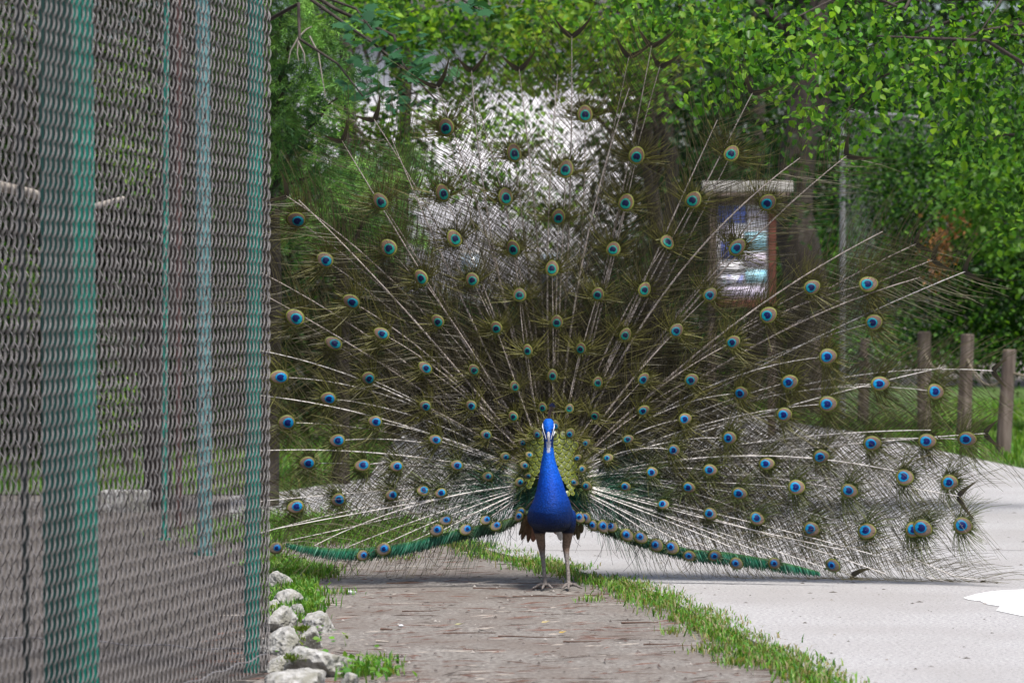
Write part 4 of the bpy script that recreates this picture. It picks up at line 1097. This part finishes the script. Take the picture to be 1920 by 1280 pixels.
# ---- fan geometry: a dish behind the body
FO = np.array([1037.0, 893.0])
def fan_world(P2, lay):
    """photo-plane points (n,2) -> local bird coordinates on the dish; lay (metres) moves back"""
    P2 = np.asarray(P2, dtype=float)
    r = np.linalg.norm(P2 - FO, axis=-1)
    Y = BY + .235 - .30 * (r / 800.0) ** 2 + lay
    X = (P2[..., 0] - 960) / F * Y - ROOT.x
    Z = CAMH - (P2[..., 1] - HOR) / F * Y
    flo = .026 + .012 * np.sin(X * 91.0) ** 2                       # the barbs that touch the ground lie along it
    return np.stack([X, Y - BY + 0 * X, np.where(Z < flo, flo, Z)], -1)

def rot2(v, a):
    c, s = np.cos(a), np.sin(a)
    return np.stack([v[..., 0] * c - v[..., 1] * s, v[..., 0] * s + v[..., 1] * c], -1)

def ribbons(P0, dir0, L, bend, grav, w0, w1, lay, dlay, cols, seg=3):
    """curved barbs from root points P0 (n,2) px, start direction dir0, length L (px), bend (rad), gravity; returns V,F,C"""
    n = len(P0)
    pts = [P0]; d = dir0.copy(); p = P0.copy()
    for i in range(seg):
        p = p + d * (L / seg)[:, None]; pts.append(p)
        d = rot2(d, bend / seg)
        d = d + np.array([0, 1.0]) * (grav / seg)[:, None]; d /= np.linalg.norm(d, axis=1)[:, None]
    pts = np.stack(pts, 1)                                       # n,seg+1,2
    tan = np.gradient(pts, axis=1); tan /= np.linalg.norm(tan, axis=2)[:, :, None] + 1e-9
    nor = np.stack([-tan[..., 1], tan[..., 0]], -1)
    f = np.linspace(0, 1, seg + 1)[None, :, None]
    w = (w0 * (1 - f) + w1 * f)
    layv = (lay[:, None] if np.ndim(lay) else lay) + (dlay[:, None] * f[..., 0])
    A = fan_world(pts - nor * w, layv); B = fan_world(pts + nor * w, layv)
    tilt = RNG.uniform(-1, 1, (n, 1)) * .0009
    A[..., 1] -= tilt; B[..., 1] += tilt
    V = np.stack([A, B], 2).reshape(-1, 3)
    m = (seg + 1) * 2
    base = np.arange(n)[:, None, None] * m + np.arange(seg)[None, :, None] * 2
    Q = (base + np.array([[[0, 1, 3, 2]]])).reshape(-1, 4)
    C = np.repeat(cols[:, None, :], m, 1) if cols.ndim == 2 else np.repeat(cols, 2, 1)
    return V, Q, C.reshape(-1, 3)

def bez(a, b, c, n):
    t = np.linspace(0, 1, n)[:, None]
    return (1 - t) ** 2 * a + 2 * t * (1 - t) * b + t * t * c

# eyespot mesh, tip along +Y, face along +Z; unit = half height
def eyespot(name, teal, core, core2, bronze, k=1.0):
    seg = 36; rings = []
    th = np.linspace(0, 2 * np.pi, seg, endpoint=False)
    def ring(rx, ry, cy, notch=0.0):
        nn = 1 - notch * np.exp(-((np.degrees(th) - 270) / 26.0) ** 2)
        egg = 1 - .10 * np.sin(th)
        return np.stack([rx * np.cos(th) * nn * (egg if rx > .6 else 1), cy + ry * np.sin(th) * nn, np.zeros(seg)], 1)
    gold = np.array([.15, .165, .032]); olive = np.array([.055, .065, .012]); bro = np.array(bronze)
    spec = [(1.10, 1.12, -.01, 0, olive * .8), (1.02, 1.04, 0, 0, olive), (1.00, 1.02, 0, 0, gold), (.93, .95, 0, 0, gold * .9), (.91, .93, 0, 0, bro * .8), (.80, .82, -.01, 0, bro), (.70, .68, -.18, 0, bro * .92), (.66 * k, .63 * k, -.22, 0, np.array(teal) * .55), (.63 * k, .60 * k, -.22, 0, np.array(teal)), (.48 * k, .45 * k, -.17, .34, np.array(teal) * .85), (.45 * k, .42 * k, -.16, .38, np.array(core)), (.22 * k, .2 * k, -.15, .3, np.array(core2)), (.02, .02, -.12, 0, np.array(core2))]
    V = []; C = []
    for i, (rx, ry, cy, nt, c) in enumerate(spec):
        r = ring(rx, ry, cy, nt); r[:, 2] = .02 * i - .10 * (np.abs(r[:, 0]) ** 2); V.append(r); C.append(np.tile(c, (seg, 1)))
    n = len(spec); j = np.arange(seg); k2 = (j + 1) % seg
    Q = np.concatenate([np.stack([i * seg + j, i * seg + k2, (i + 1) * seg + k2, (i + 1) * seg + j], 1) for i in range(n - 1)])
    return mesh_np(name, np.concatenate(V), Q, M['eye'], np.concatenate(C), True)
BR = (.135, .092, .070)
EYE_HI = eyespot('eyespot', (.003, .150, .120), (.002, .006, .030), (.002, .005, .025), (.115, .074, .050))
EYE_MID = eyespot('eyespot', (.002, .17, .22), (.002, .007, .055), (.002, .006, .045), BR)
EYE_LO = eyespot('eyespot', (.002, .19, .38), (.002, .010, .095), (.002, .008, .08), (.155, .108, .085))
EYE_SM = eyespot('eyespot', (.004, .19, .26), (.004, .014, .12), (.003, .010, .10), (.15, .115, .07), .72)

def put_eye(parent, p2, dir2, rad_px, mesh, lay):
    c = fan_world(np.array([p2]), lay)[0]
    d = Vector((dir2[0], 0, -dir2[1])).normalized()
    z = Vector((random.gauss(0, .24), -1, random.gauss(.05, .22))).normalized()
    x = d.cross(z).normalized(); y = z.cross(x)
    m = Matrix((x, y, z)).transposed()
    s = rad_px * S
    link('eyespot', mesh, parent, c, m.to_euler(), (s * random.uniform(.84, 1.02), s * random.uniform(.98, 1.16), s))

GA = np.array
def train_feather(tip, eye=True, rad=None, lift=None, lay=0.0, start=None, dens=1.0, fish=None, name='train_feather'):
    tip = GA(tip, dtype=float)
    d = tip - FO; r = np.linalg.norm(d); u = d / r
    el = math.degrees(math.atan2(-u[1], abs(u[0])))               # elevation in the fan: 90 is straight up
    st = GA(start) if start is not None else FO + GA([u[0] * 46, u[1] * 34 + 6])
    if r < 110: st = FO + u * r * .25
    if lift is None: lift = .085 + .07 * random.random()
    if el < 8: lift *= .55
    ctrl = (st + tip) / 2 + GA([0, -1.0]) * lift * abs(d[0]) + rot2(u[None], GA([1.57]))[0] * random.gauss(0, .03) * r
    n = 16
    P = bez(st, ctrl, tip, n)
    seg = np.linalg.norm(np.diff(P, axis=0), axis=1); cum = np.concatenate([[0], np.cumsum(seg)]); L = cum[-1]
    lay = lay + .055 * (r / 800.0) + random.uniform(-.008, .008)
    if rad is None: rad = 7.2 + 8.0 * min(1.0, r / 560.0)
    bag = Bag()
    def at_s(s):
        x = np.interp(s, cum, P[:, 0]); y = np.interp(s, cum, P[:, 1])
        e = 2.0; x2 = np.interp(np.clip(s + e, 0, L), cum, P[:, 0]); y2 = np.interp(np.clip(s + e, 0, L), cum, P[:, 1])
        x1 = np.interp(np.clip(s - e, 0, L), cum, P[:, 0]); y1 = np.interp(np.clip(s - e, 0, L), cum, P[:, 1])
        T = np.stack([x2 - x1, y2 - y1], 1); T /= np.linalg.norm(T, axis=1)[:, None] + 1e-9
        return np.stack([x, y], 1), T
    end = L - (rad * .7 if eye else 0)
    s0 = 40 if r > 160 else 8
    step = (5.4 if el > 58 else 4.7 if el > 28 else (5.4 if el > 12 else 6.6)) / dens
    low = np.clip((25 - el) / 45.0, 0, 1)                          # how low the feather lies
    for side in (-1, 1):
        s = np.arange(s0, end, step) + RNG.uniform(-1.8, 1.8, len(np.arange(s0, end, step)))
        s = np.clip(s, 2, end)
        if len(s) < 2: continue
        Pb, T = at_s(s); t = s / L; m = len(s)
        phi = (R(58) - R(14) * t + RNG.normal(0, .075, m)) * side
        d0 = rot2(T, phi)
        Lb = (38 + 62 * np.sin(np.clip(t * 1.15, 0, 1) * 1.9) + 22 * t ** 4) * RNG.uniform(.78, 1.12, m)
        under = (d0[:, 1] > .2)
        Lb = Lb * np.where(under, 1 + .35 * low, 1.0)
        Lb *= min(1.0, .35 + r / 420.0)
        g = RNG.uniform(.10, .35, m) + .45 * low * under
        bend = -side * RNG.normal(.45, .2, m)
        near = np.clip((s - (L - 95)) / 95.0, 0, 1)[:, None] if eye else np.zeros((m, 1))
        dark = GA([.034, .028, .020]); mid = GA([.070, .061, .024]); gold = GA([.150, .142, .032]); green = GA([.010, .075, .040])
        c = dark + (mid - dark) * np.clip(t * 1.1 - .1, 0, 1)[:, None]
        c = c + (gold - c) * near * .8
        gb = np.clip(1 - s / 170.0, 0, 1) * low
        c = c + (green - c) * np.clip(gb * 1.6, 0, 1)[:, None]
        if low > .4: c = c + (GA([.016, .060, .026]) - c) * (near * .45)
        c = c * RNG.uniform(.6, 1.35, (m, 1))
        V, Q, C = ribbons(Pb, d0, Lb, bend, g, .42, .21, lay + RNG.uniform(-.012, .012, m), RNG.normal(0, .022, m), c)
        bag.add(V, Q); bag.C.append(C)
    if eye:
        # dense olive hand of barbs spreading round and past the eye
        tipT = P[-1] - P[-2]; tipT /= np.linalg.norm(tipT)
        m = int(104 * min(1.0, .4 + r / 500))
        a = np.linspace(-2.7, 2.7, m) + RNG.normal(0, .09, m)
        dd = rot2(np.tile(tipT, (m, 1)), a)
        P0 = tip + dd * rad * .95
        out = rot2(np.tile(tipT, (m, 1)), a * .40 + np.sign(a) * .50 * (1 - np.exp(-np.abs(a) / .8)) + RNG.normal(0, .16, m))
        Lb = (rad * (1.2 + 2.3 * np.clip(np.abs(a) / 1.5, 0, 1))) * RNG.uniform(.5, 1.25, m)
        c = (GA([.125, .120, .026]) * (1 - low * .5) + GA([.035, .11, .035]) * low * .5) * RNG.uniform(.55, 1.35, (m, 1))
        V, Q, C = ribbons(P0, out, Lb, np.sign(a) * -.30 + RNG.normal(0, .15, m), RNG.uniform(.05, .4, m), .50, .22, lay - .004 + RNG.uniform(-.006, .006, m), RNG.normal(0, .02, m), c)
        bag.add(V, Q); bag.C.append(C)
        m = int(110 * min(1.0, .5 + r / 500))
        a = RNG.uniform(-np.pi, np.pi, m); dd = rot2(np.tile(tipT, (m, 1)), a)
        P0 = tip + dd * rad * .9
        out = rot2(dd, RNG.normal(0, .3, m))
        Lb = rad * RNG.uniform(.3, 1.0, m)
        c = (GA([.085, .090, .018]) * (1 - low * .5) + GA([.03, .12, .035]) * low * .5) * RNG.uniform(.5, 1.4, (m, 1))
        V, Q, C = ribbons(P0, out, Lb, RNG.normal(0, .4, m), np.zeros(m), .55, .25, lay - .006 + RNG.uniform(-.004, .004, m), RNG.normal(0, .012, m), c)
        bag.add(V, Q); bag.C.append(C)
    fo = link(name, bag.mesh(name, M['barb']), bird)
    # shaft
    W = fan_world(P, lay - .002)
    w0 = ((.0062 if el > 28 else .0050) if r > 250 else .0032) * (1 if el > 0 else .68)
    V, Q = tube_np(W, np.linspace(w0, .0017, n) * (1 if r > 120 else .7), 6)
    link('shaft', mesh_np('shaft', V, Q, M['shaft'] if el < 28 else M['shaft_cream'], smooth=True), fo)
    if eye:
        tt = P[-1] - P[-3]; tt /= np.linalg.norm(tt)
        mesh = EYE_SM if r < 125 else (EYE_HI if el > 52 else (EYE_MID if el > 24 else EYE_LO))
        put_eye(fo, tip, tt, rad, mesh, lay - .036)
    if fish is not None:
        # forked black tip
        tt = P[-1] - P[-2]; tt /= np.linalg.norm(tt)
        nrm = GA([-tt[1], tt[0]]); bg2 = Bag()
        fl = random.uniform(.75, 1.1)
        for sd_, ln, cv in ((1, 42 * fl, random.uniform(.2, .6)), (-1, 33 * fl, random.uniform(.2, .6))):
            k = 9; f = np.linspace(0, 1, k)[:, None]
            dd = tt * math.cos(1.1) + nrm * sd_ * math.sin(1.1)
            cen = tip + dd * ln * f + tt * ln * (.25 + cv * .5) * f ** 2 - tt * 3
            wd = (5.6 * (1 - f) ** .9 * (.55 + .45 * np.minimum(1, f * 6)) + .5)
            tn = np.gradient(cen, axis=0); tn /= np.linalg.norm(tn, axis=1)[:, None]; nn = np.stack([-tn[:, 1], tn[:, 0]], 1)
            A = fan_world(cen - nn * wd, lay - .003); B = fan_world(cen + nn * wd, lay - .003)
            A[:, 1] += .0012 * sd_; B[:, 1] += .0012 * sd_
            V = np.stack([A, B], 1).reshape(-1, 3); Q = np.array([[2 * i, 2 * i + 1, 2 * i + 3, 2 * i + 2] for i in range(k - 1)])
            cc = np.repeat(GA([.011, .009, .007]) * (1 - f) + GA([.055, .046, .018]) * f, 2, 0)
            bg2.add(V, Q, cc)
        link('forked_tip', bg2.mesh('forked_tip', M['barb']), fo)
    return fo

EYES = [(1097, 213), (836, 238), (964, 286), (1061, 316), (1194, 291), (1372, 287), (713, 377), (830, 361), (948, 368), (1174, 379), (1300, 374), (1440, 379), (555, 412), (1047, 406), (852, 446), (728, 464), (962, 465), (1150, 466), (1252, 453), (1383, 463),
        (609, 487), (789, 520), (885, 524), (1035, 502), (974, 552), (1121, 551), (1209, 542), (1332, 552), (1523, 538), (1629, 532), (658, 565), (553, 595), (820, 602), (930, 614), (1044, 603), (1173, 627), (1269, 619), (1441, 590), (1639, 604), (715, 625), (625, 643), (989, 656), (1089, 653), (1375, 641), (1553, 668),
        (523, 707), (690, 709), (797, 689), (888, 693), (965, 724), (1036, 703), (1121, 716), (1207, 710), (1297, 712), (1390, 737), (1481, 716), (1651, 719), (1755, 734), (615, 747), (797, 761), (883, 760), (1017, 763), (1068, 765), (962, 780), (1116, 779), (1207, 769), (1285, 785), (1471, 777), (1553, 757),
        (537, 792), (703, 790), (911, 815), (1178, 823), (1368, 821), (1264, 844), (1540, 856), (1636, 831), (1739, 827), (1814, 823), (632, 826), (816, 824), (947, 856), (1140, 858), (856, 872), (743, 874), (679, 872), (576, 868), (1223, 885), (1332, 881), (1438, 869), (1697, 894), (1781, 904),
        (914, 893), (1173, 912), (1292, 914), (1387, 925), (1494, 913), (1593, 920), (826, 924), (793, 919), (734, 928), (634, 937), (554, 950), (1244, 945), (1332, 963), (1420, 972), (1522, 992), (1626, 995), (1713, 993), (1730, 990), (1806, 985), (979, 829), (1099, 830)]
for e in EYES: train_feather(e, lay=.0)
# small eyed feathers close round the gold back
SMALL = [(1007, 813, 9), (1069, 812, 9), (1083, 858, 7), (1092, 879, 8), (1077, 904, 7), (1100, 911, 9), (983, 872, 8), (974, 904, 9), (990, 892, 6.5), (992, 852, 7), (1041, 797, 9)]
for x, y, rd in SMALL: train_feather((x, y), rad=rd, lay=-.045)
# long forked-tip feathers round the rim; their bare white shafts show in front
FISH = [(700, 222), (640, 262), (818, 160), (884, 130), (973, 128), (1072, 66), (1180, 104), (1222, 84), (1238, 122), (1412, 172), (1590, 290), (1720, 456), (1752, 486), (1812, 508), (535, 366), (488, 510), (480, 545), (478, 655), (478, 740), (478, 845), (480, 940), (484, 1000), (1865, 695), (1850, 812), (1800, 930), (1780, 1105), (1845, 1105), (1600, 1080)]
for p in FISH: train_feather(p, eye=False, lift=(.10 if 366 <= p[1] <= 510 and abs(p[0] - 1037) > 450 else None), fish=1, lay=-.012)
# extra shafts seen thick in the photo
for p in [(735, 262), (893, 190), (1046, 140), (1345, 225), (1500, 296), (1655, 434), (1725, 520), (1770, 688), (1745, 806), (1690, 885), (560, 375), (1180, 165)]:
    train_feather(p, eye=False, lay=-.02, dens=.8, lift=(.10 if abs(p[0] - 1037) > 400 and p[1] < 450 else None))

# stiff grey brown tail quills behind
def quill(ang, Lq, w):
    u = GA([math.cos(ang), -math.sin(ang)]); st = FO + u * 30; tip = FO + u * Lq
    P = bez(st, (st + tip) / 2, tip, 10); bag = Bag(); m = int(Lq / 2.2)
    for side in (-1, 1):
        t = np.sort(RNG.uniform(.08, 1, m)); Pb = st + (tip - st) * t[:, None]
        d0 = rot2(np.tile(u, (m, 1)), np.full(m, R(42) * side) + RNG.normal(0, .06, m))
        Lb = w * np.minimum(1, (1.02 - t) * 5) * RNG.uniform(.85, 1.1, m)
        c = GA([.030, .024, .020]) * RNG.uniform(.6, 1.3, (m, 1))
        V, Q, C = ribbons(Pb, d0, Lb, -side * np.full(m, .4), np.zeros(m), .7, .4, .09 + RNG.uniform(-.01, .01, m), RNG.normal(0, .01, m), c)
        bag.add(V, Q); bag.C.append(C)
    o = link('tail_quill', bag.mesh('tail_quill', M['barb']), bird)
    V, Q = tube_np(fan_world(P, .088), np.linspace(.003, .001, 10), 6); link('shaft', mesh_np('shaft', V, Q, M['shaft'], smooth=True), o)
for a in np.linspace(R(18), R(162), 26): quill(a + random.gauss(0, .02), random.uniform(300, 380), 34)

# ---- short dense green feathers at the flanks
for k in range(5):
    for sd_ in (-1, 1):
        a = R(-24 + 9 * k); L_ = random.uniform(70, 120)
        train_feather(GA([1034 + sd_ * (36 + L_ * math.cos(a)), 926 - L_ * math.sin(a) * .8]), eye=False, start=(1034 + sd_ * 34, 928 - 2 * k), lay=.01, dens=2.2, lift=.03, name='flank_feather')

# ---- golden back: a shield of scale feathers, rounded tops, lower rows in front
def scale_mesh():
    seg = 16; th = np.linspace(0, 2 * np.pi, seg, endpoint=False)
    spec = [(1.0, (.018, .028, .004), 0), (.90, (.030, .045, .006), .03), (.86, (.24, .28, .026), .06), (.70, (.25, .275, .03), .10), (.60, (.06, .08, .012), .13), (.45, (.085, .11, .016), .16), (.05, (.08, .105, .016), .18)]
    V = []; C = []
    for r, c, z in spec:
        V.append(np.stack([r * np.cos(th) * .92, r * np.sin(th) - (1 - r) * .25, np.full(seg, z)], 1)); C.append(np.tile(c, (seg, 1)))
    j = np.arange(seg); k = (j + 1) % seg
    Q = np.concatenate([np.stack([i * seg + j, i * seg + k, (i + 1) * seg + k, (i + 1) * seg + j], 1) for i in range(len(spec) - 1)])
    return mesh_np('back_scale', np.concatenate(V), Q, M['scale'], np.concatenate(C), True)
SM = scale_mesh(); cnt = 0
rows = 17
for i in range(rows):
    f = i / (rows - 1)                                             # 0 top, 1 bottom
    py = 817 + (940 - 817) * f ** .95
    rad = 9.2 - 4.0 * f
    if py < 880: hw = 36 + 12 * min(1, (py - 812) / 40)
    else: hw = 48 - 13 * (py - 880) / 60
    n = int(2 * hw / (rad * 1.45))
    for j in range(n + 1):
        x = 1034 - hw + 2 * hw * (j + (.5 if i % 2 else 0)) / n
        if x > 1034 + hw + 2: continue
        if abs(x - 1029) < 12 + max(0, (py - 850)) * .42 - 9: continue     # behind the neck
        cv = ((x - 1034) / 48) ** 2
        p = fan_world(np.array([[x + random.gauss(0, .7), py + random.gauss(0, .8) - 0 * cv]]), -.055 - .05 * f + .035 * cv)[0]
        if cnt >= 298: continue
        z = Vector((.5 * (x - 1034) / 48, -1, .42)).normalized(); u = Vector((.25 * (x - 1034) / 48, 0, 1)); xx = u.cross(z).normalized(); yy = z.cross(xx)
        m = Matrix((xx, yy, z)).transposed(); s = rad * S * random.uniform(.92, 1.08)
        link('back_scale', SM, bird, p, m.to_euler(), (s, s * 1.05, s)); cnt += 1
# the skin under the scales
seg = 24; V = []; rr = [0, .35, .7, 1.0]
for r in rr:
    for a in np.linspace(0, 2 * np.pi, seg, endpoint=False):
        x = 1034 + 47 * r * math.cos(a); y = 876 + 66 * r * math.sin(a)
        V.append(fan_world(np.array([[x, y]]), -.03 + .035 * r * r)[0])
Q = np.array([[i * seg + j, i * seg + (j + 1) % seg, (i + 1) * seg + (j + 1) % seg, (i + 1) * seg + j] for i in range(3) for j in range(seg)])
link('back', mesh_np('back', np.array(V), Q, M['scale'], np.tile(GA([.06, .08, .012]), (len(V), 1)), True), bird)

# dark green rump feathers filling the flanks below the back
for i in range(9):
    for sd_ in (-1, 1):
        f = i / 8
        x0 = 1034 + sd_ * (30 + 3 * f); y0 = 918 + 40 * f
        bag = Bag(); m = 150
        Pb = np.stack([x0 + RNG.uniform(-12, 12, m), y0 + RNG.uniform(-6, 8, m)], 1)
        a = RNG.normal(.25 - .1 * f, .3, m); d0 = np.stack([sd_ * np.cos(a), np.sin(a)], 1)
        c = GA([.008, .055, .030]) * RNG.uniform(.4, 1.6, (m, 1))
        V, Q, C = ribbons(Pb, d0, RNG.uniform(18, 34, m), RNG.normal(0, .4, m), np.full(m, .2), 1.0, .4, -.02 + RNG.uniform(-.01, .01, m), RNG.normal(0, .01, m), c)
        bag.add(V, Q); bag.C.append(C)
        o = link('rump_feather', bag.mesh('rump_feather', M['barb']), bird)
        V, Q = tube_np(fan_world(np.array([[x0 - sd_ * 8, y0], [x0 + sd_ * 8, y0 + 3], [x0 + sd_ * 22, y0 + 10]]), -.02), .0009, 5); link('shaft', mesh_np('shaft', V, Q, M['crest'], smooth=True), o)

# ---- green drooping sword feathers along the lower rim, with round eyes
LEFTB = np.array([(992, 962), (950, 978), (900, 990), (850, 1001), (800, 1015), (750, 1027), (680, 1036), (620, 1036), (570, 1031), (538, 1026)], float)
RIGHTB = np.array([(1074, 964), (1120, 981), (1180, 1003), (1240, 1024), (1300, 1038), (1360, 1043), (1440, 1056), (1500, 1070), (1536, 1080)], float)
def band(path, dirn):
    seg = np.linalg.norm(np.diff(path, axis=0), axis=1); cum = np.concatenate([[0], np.cumsum(seg)]); L = cum[-1]
    for k in range(7):
        e = L * (1 - .125 * k) ; s_ = max(0, e - L * .48)
        off = -5 + 3.0 * k * .6
        s = np.arange(s_, e, .85); m = len(s)
        Pb = np.stack([np.interp(s, cum, path[:, 0]), np.interp(s, cum, path[:, 1]) + off * .5], 1)
        T = np.stack([np.interp(s + 2, cum, path[:, 0]) - np.interp(s - 2, cum, path[:, 0]), np.interp(s + 2, cum, path[:, 1]) - np.interp(s - 2, cum, path[:, 1])], 1)
        T[-3:] = T[-4]; T /= np.linalg.norm(T, axis=1)[:, None]
        f = (s - s_) / (e - s_)
        Lb = (22 * np.sin(np.clip(f, 0, 1) * math.pi * .82 + .35) + 4) * RNG.uniform(.8, 1.1, m) * (1 if e > L * .5 else .95)
        d0 = T * .45 + np.array([0, 1.0]); d0 /= np.linalg.norm(d0, axis=1)[:, None]
        inner = np.clip(1 - (s / L) * 2.6, 0, 1)[:, None]
        c = (GA([.008, .105, .058]) * (1 - inner) + GA([.035, .060, .020]) * inner) * RNG.uniform(.55, 1.45, (m, 1))
        cs = np.stack([c * .9 + GA([.05, .07, .0]), c * 1.1, c * .8, c * .35], 1)
        lay = -.085 - .02 * (1 - k / 7) - .03
        V, Q, C = ribbons(Pb - np.array([0, 6]), d0, Lb, RNG.normal(0, .12, m), np.full(m, .15), 1.1, .45, lay + RNG.uniform(-.006, .006, m), RNG.normal(0, .008, m), cs)
        bag = Bag(); bag.add(V, Q); bag.C.append(C)
        # loose hairs hanging under the rim
        h = int(6 + 4 * random.random()); sh = RNG.uniform(s_, e, h)
        Ph = np.stack([np.interp(sh, cum, path[:, 0]), np.interp(sh, cum, path[:, 1]) + 6], 1)
        dh = np.stack([RNG.normal(0, .25, h), np.ones(h)], 1); dh /= np.linalg.norm(dh, axis=1)[:, None]
        Lh = np.minimum(RNG.uniform(20, 70, h), 1094 - Ph[:, 1]); ch = np.tile(GA([.040, .034, .028]), (h, 1)) * RNG.uniform(.6, 1.3, (h, 1))
        V, Q, C = ribbons(Ph, dh, Lh, RNG.normal(0, .9, h), np.full(h, .2), .45, .25, lay + .02 + RNG.uniform(0, .05, h), RNG.normal(0, .01, h), ch, 5)
        hb_ = Bag(); hb_.add(V, Q); hb_.C.append(C); link('loose_barbs', hb_.mesh('loose_barbs', M['barb']), bird)['kind'] = 'stuff'
        o = link('sword_feather', bag.mesh('sword_feather', M['barb']), bird)
        ps = np.linspace(s_, e, 9); P = np.stack([np.interp(ps, cum, path[:, 0]), np.interp(ps, cum, path[:, 1]) + off * .5 - 5.5], 1)
        V, Q = tube_np(fan_world(P, lay + .003), np.linspace(.0016, .0007, 9), 5); link('shaft', mesh_np('shaft', V, Q, M['crest'], smooth=True), o)
band(LEFTB, -1); band(RIGHTB, 1)
# white bare shafts sloping down to the rim
for x, y in [(900, 985), (860, 995), (800, 1010), (760, 1020), (700, 1030), (640, 1030), (590, 1022), (545, 1012), (520, 990), (1180, 990), (1230, 1010), (1290, 1025), (1350, 1035), (1410, 1042), (1460, 1050), (1560, 1068), (1660, 1075), (1580, 1030), (1640, 1040)]:
    train_feather((x, y), eye=False, lay=-.03, lift=.02, dens=.5)
BAND_EYES = [(972, 968, 11), (976, 960, 10), (930, 985, 12), (911, 974, 12), (874, 992, 14), (835, 975, 13), (818, 993, 13), (718, 1029, 14), (680, 1041, 12), (517, 1027, 13),
             (1087, 970, 12), (1098, 971, 12), (1112, 985, 11), (1132, 987, 14), (1147, 987, 12), (1176, 1003, 15), (1202, 1007, 14), (1231, 1022, 14), (1260, 1026, 14), (1293, 1042, 13), (1341, 1042, 14), (1381, 1056, 13), (1453, 1056, 14), (1562, 1060, 14)]
EYE_BAND = eyespot('eyespot', (.003, .15, .40), (.002, .010, .09), (.002, .008, .07), (.135, .105, .08), .72)
for x, y, rd in BAND_EYES:
    rd *= .86
    d = GA([x - 1037, y - 900.0]); d /= np.linalg.norm(d)
    bag = Bag(); m = 60; a = RNG.uniform(-np.pi, np.pi, m); dd = rot2(np.tile(d, (m, 1)), a)
    lay = -.150 - .006 * random.random()
    V, Q, C = ribbons(GA([x, y]) + dd * rd * .8, dd, rd * RNG.uniform(.3, .8, m), RNG.normal(0, .3, m), np.zeros(m), .7, .3, lay + .004 + RNG.uniform(-.002, .002, m), RNG.normal(0, .006, m), GA([.03, .055, .02]) * RNG.uniform(.5, 1.4, (m, 1)))
    bag.add(V, Q); bag.C.append(C)
    o = link('rim_feather', bag.mesh('rim_feather', M['barb']), bird)
    st = GA([x, y]) - d * min(90, np.hypot(x - 1037, y - 900) * .5); V, Q = tube_np(fan_world(np.linspace(st, GA([x, y]), 5), lay + .008), .001, 5); link('shaft', mesh_np('shaft', V, Q, M['crest'], smooth=True), o)
    put_eye(o, (x, y), d, rd, EYE_BAND, lay)

# ---- wings and vent: rufous quills hanging behind the legs
def blade(name, p0, p1, w, c0, c1, ybase, ytip):
    p0 = GA(p0, float); p1 = GA(p1, float); n = 12; f = np.linspace(0, 1, n)
    cen = p0 + (p1 - p0) * f[:, None] + np.stack([3 * np.sin(f * 3), 0 * f], 1); t = (p1 - p0) / np.linalg.norm(p1 - p0); nn = GA([-t[1], t[0]])
    ww = w * np.minimum(1, f * 4 + .4) * np.sqrt(np.clip(1.02 - f ** 3, 0, 1))
    V = []; C = []
    for i in range(n):
        for q, zz in ((-1, 0), (-.5, .003), (0, .006), (.5, .003), (1, 0)):
            p = cen[i] + nn * ww[i] * q
            V.append((bx(p[0]), ybase + (ytip - ybase) * f[i] - zz, bz(p[1]))); C.append(GA(c0) * (1 - f[i]) + GA(c1) * f[i])
    Q = np.array([[i * 5 + j, i * 5 + j + 1, (i + 1) * 5 + j + 1, (i + 1) * 5 + j] for i in range(n - 1) for j in range(4)])
    link(name, mesh_np(name, np.array(V), Q, M['wing'], np.array(C), True), bird)
for p0, p1, w, c, y in [((985, 968), (978, 1018), 6, (.10, .06, .035), .10), ((988, 972), (990, 1023), 6, (.13, .075, .045), .13), ((996, 975), (1000, 1024), 9, (.30, .15, .105), .2), ((982, 975), (973, 1008), 5, (.08, .055, .03), .09), ((1004, 980), (1006, 1018), 8, (.34, .19, .14), .24),
                        ((1078, 975), (1085, 1017), 6, (.085, .07, .04), .10), ((1082, 972), (1092, 1004), 6, (.07, .06, .03), .09), ((1074, 978), (1078, 1010), 5, (.10, .075, .045), .13)]:
    blade('wing_quill', p0, p1, w, c, np.array(c) * .8, y, y + .02)
for p0, p1, w, c in [((1034, 984), (1048, 1012), 10, (.40, .26, .22)), ((1044, 986), (1054, 1024), 9, (.66, .63, .68)), ((1054, 984), (1057, 1014), 7, (.48, .34, .31))]:
    blade('vent_plume', p0, p1, w, c, np.minimum(np.array(c) * 1.15, .75), .27, .30)
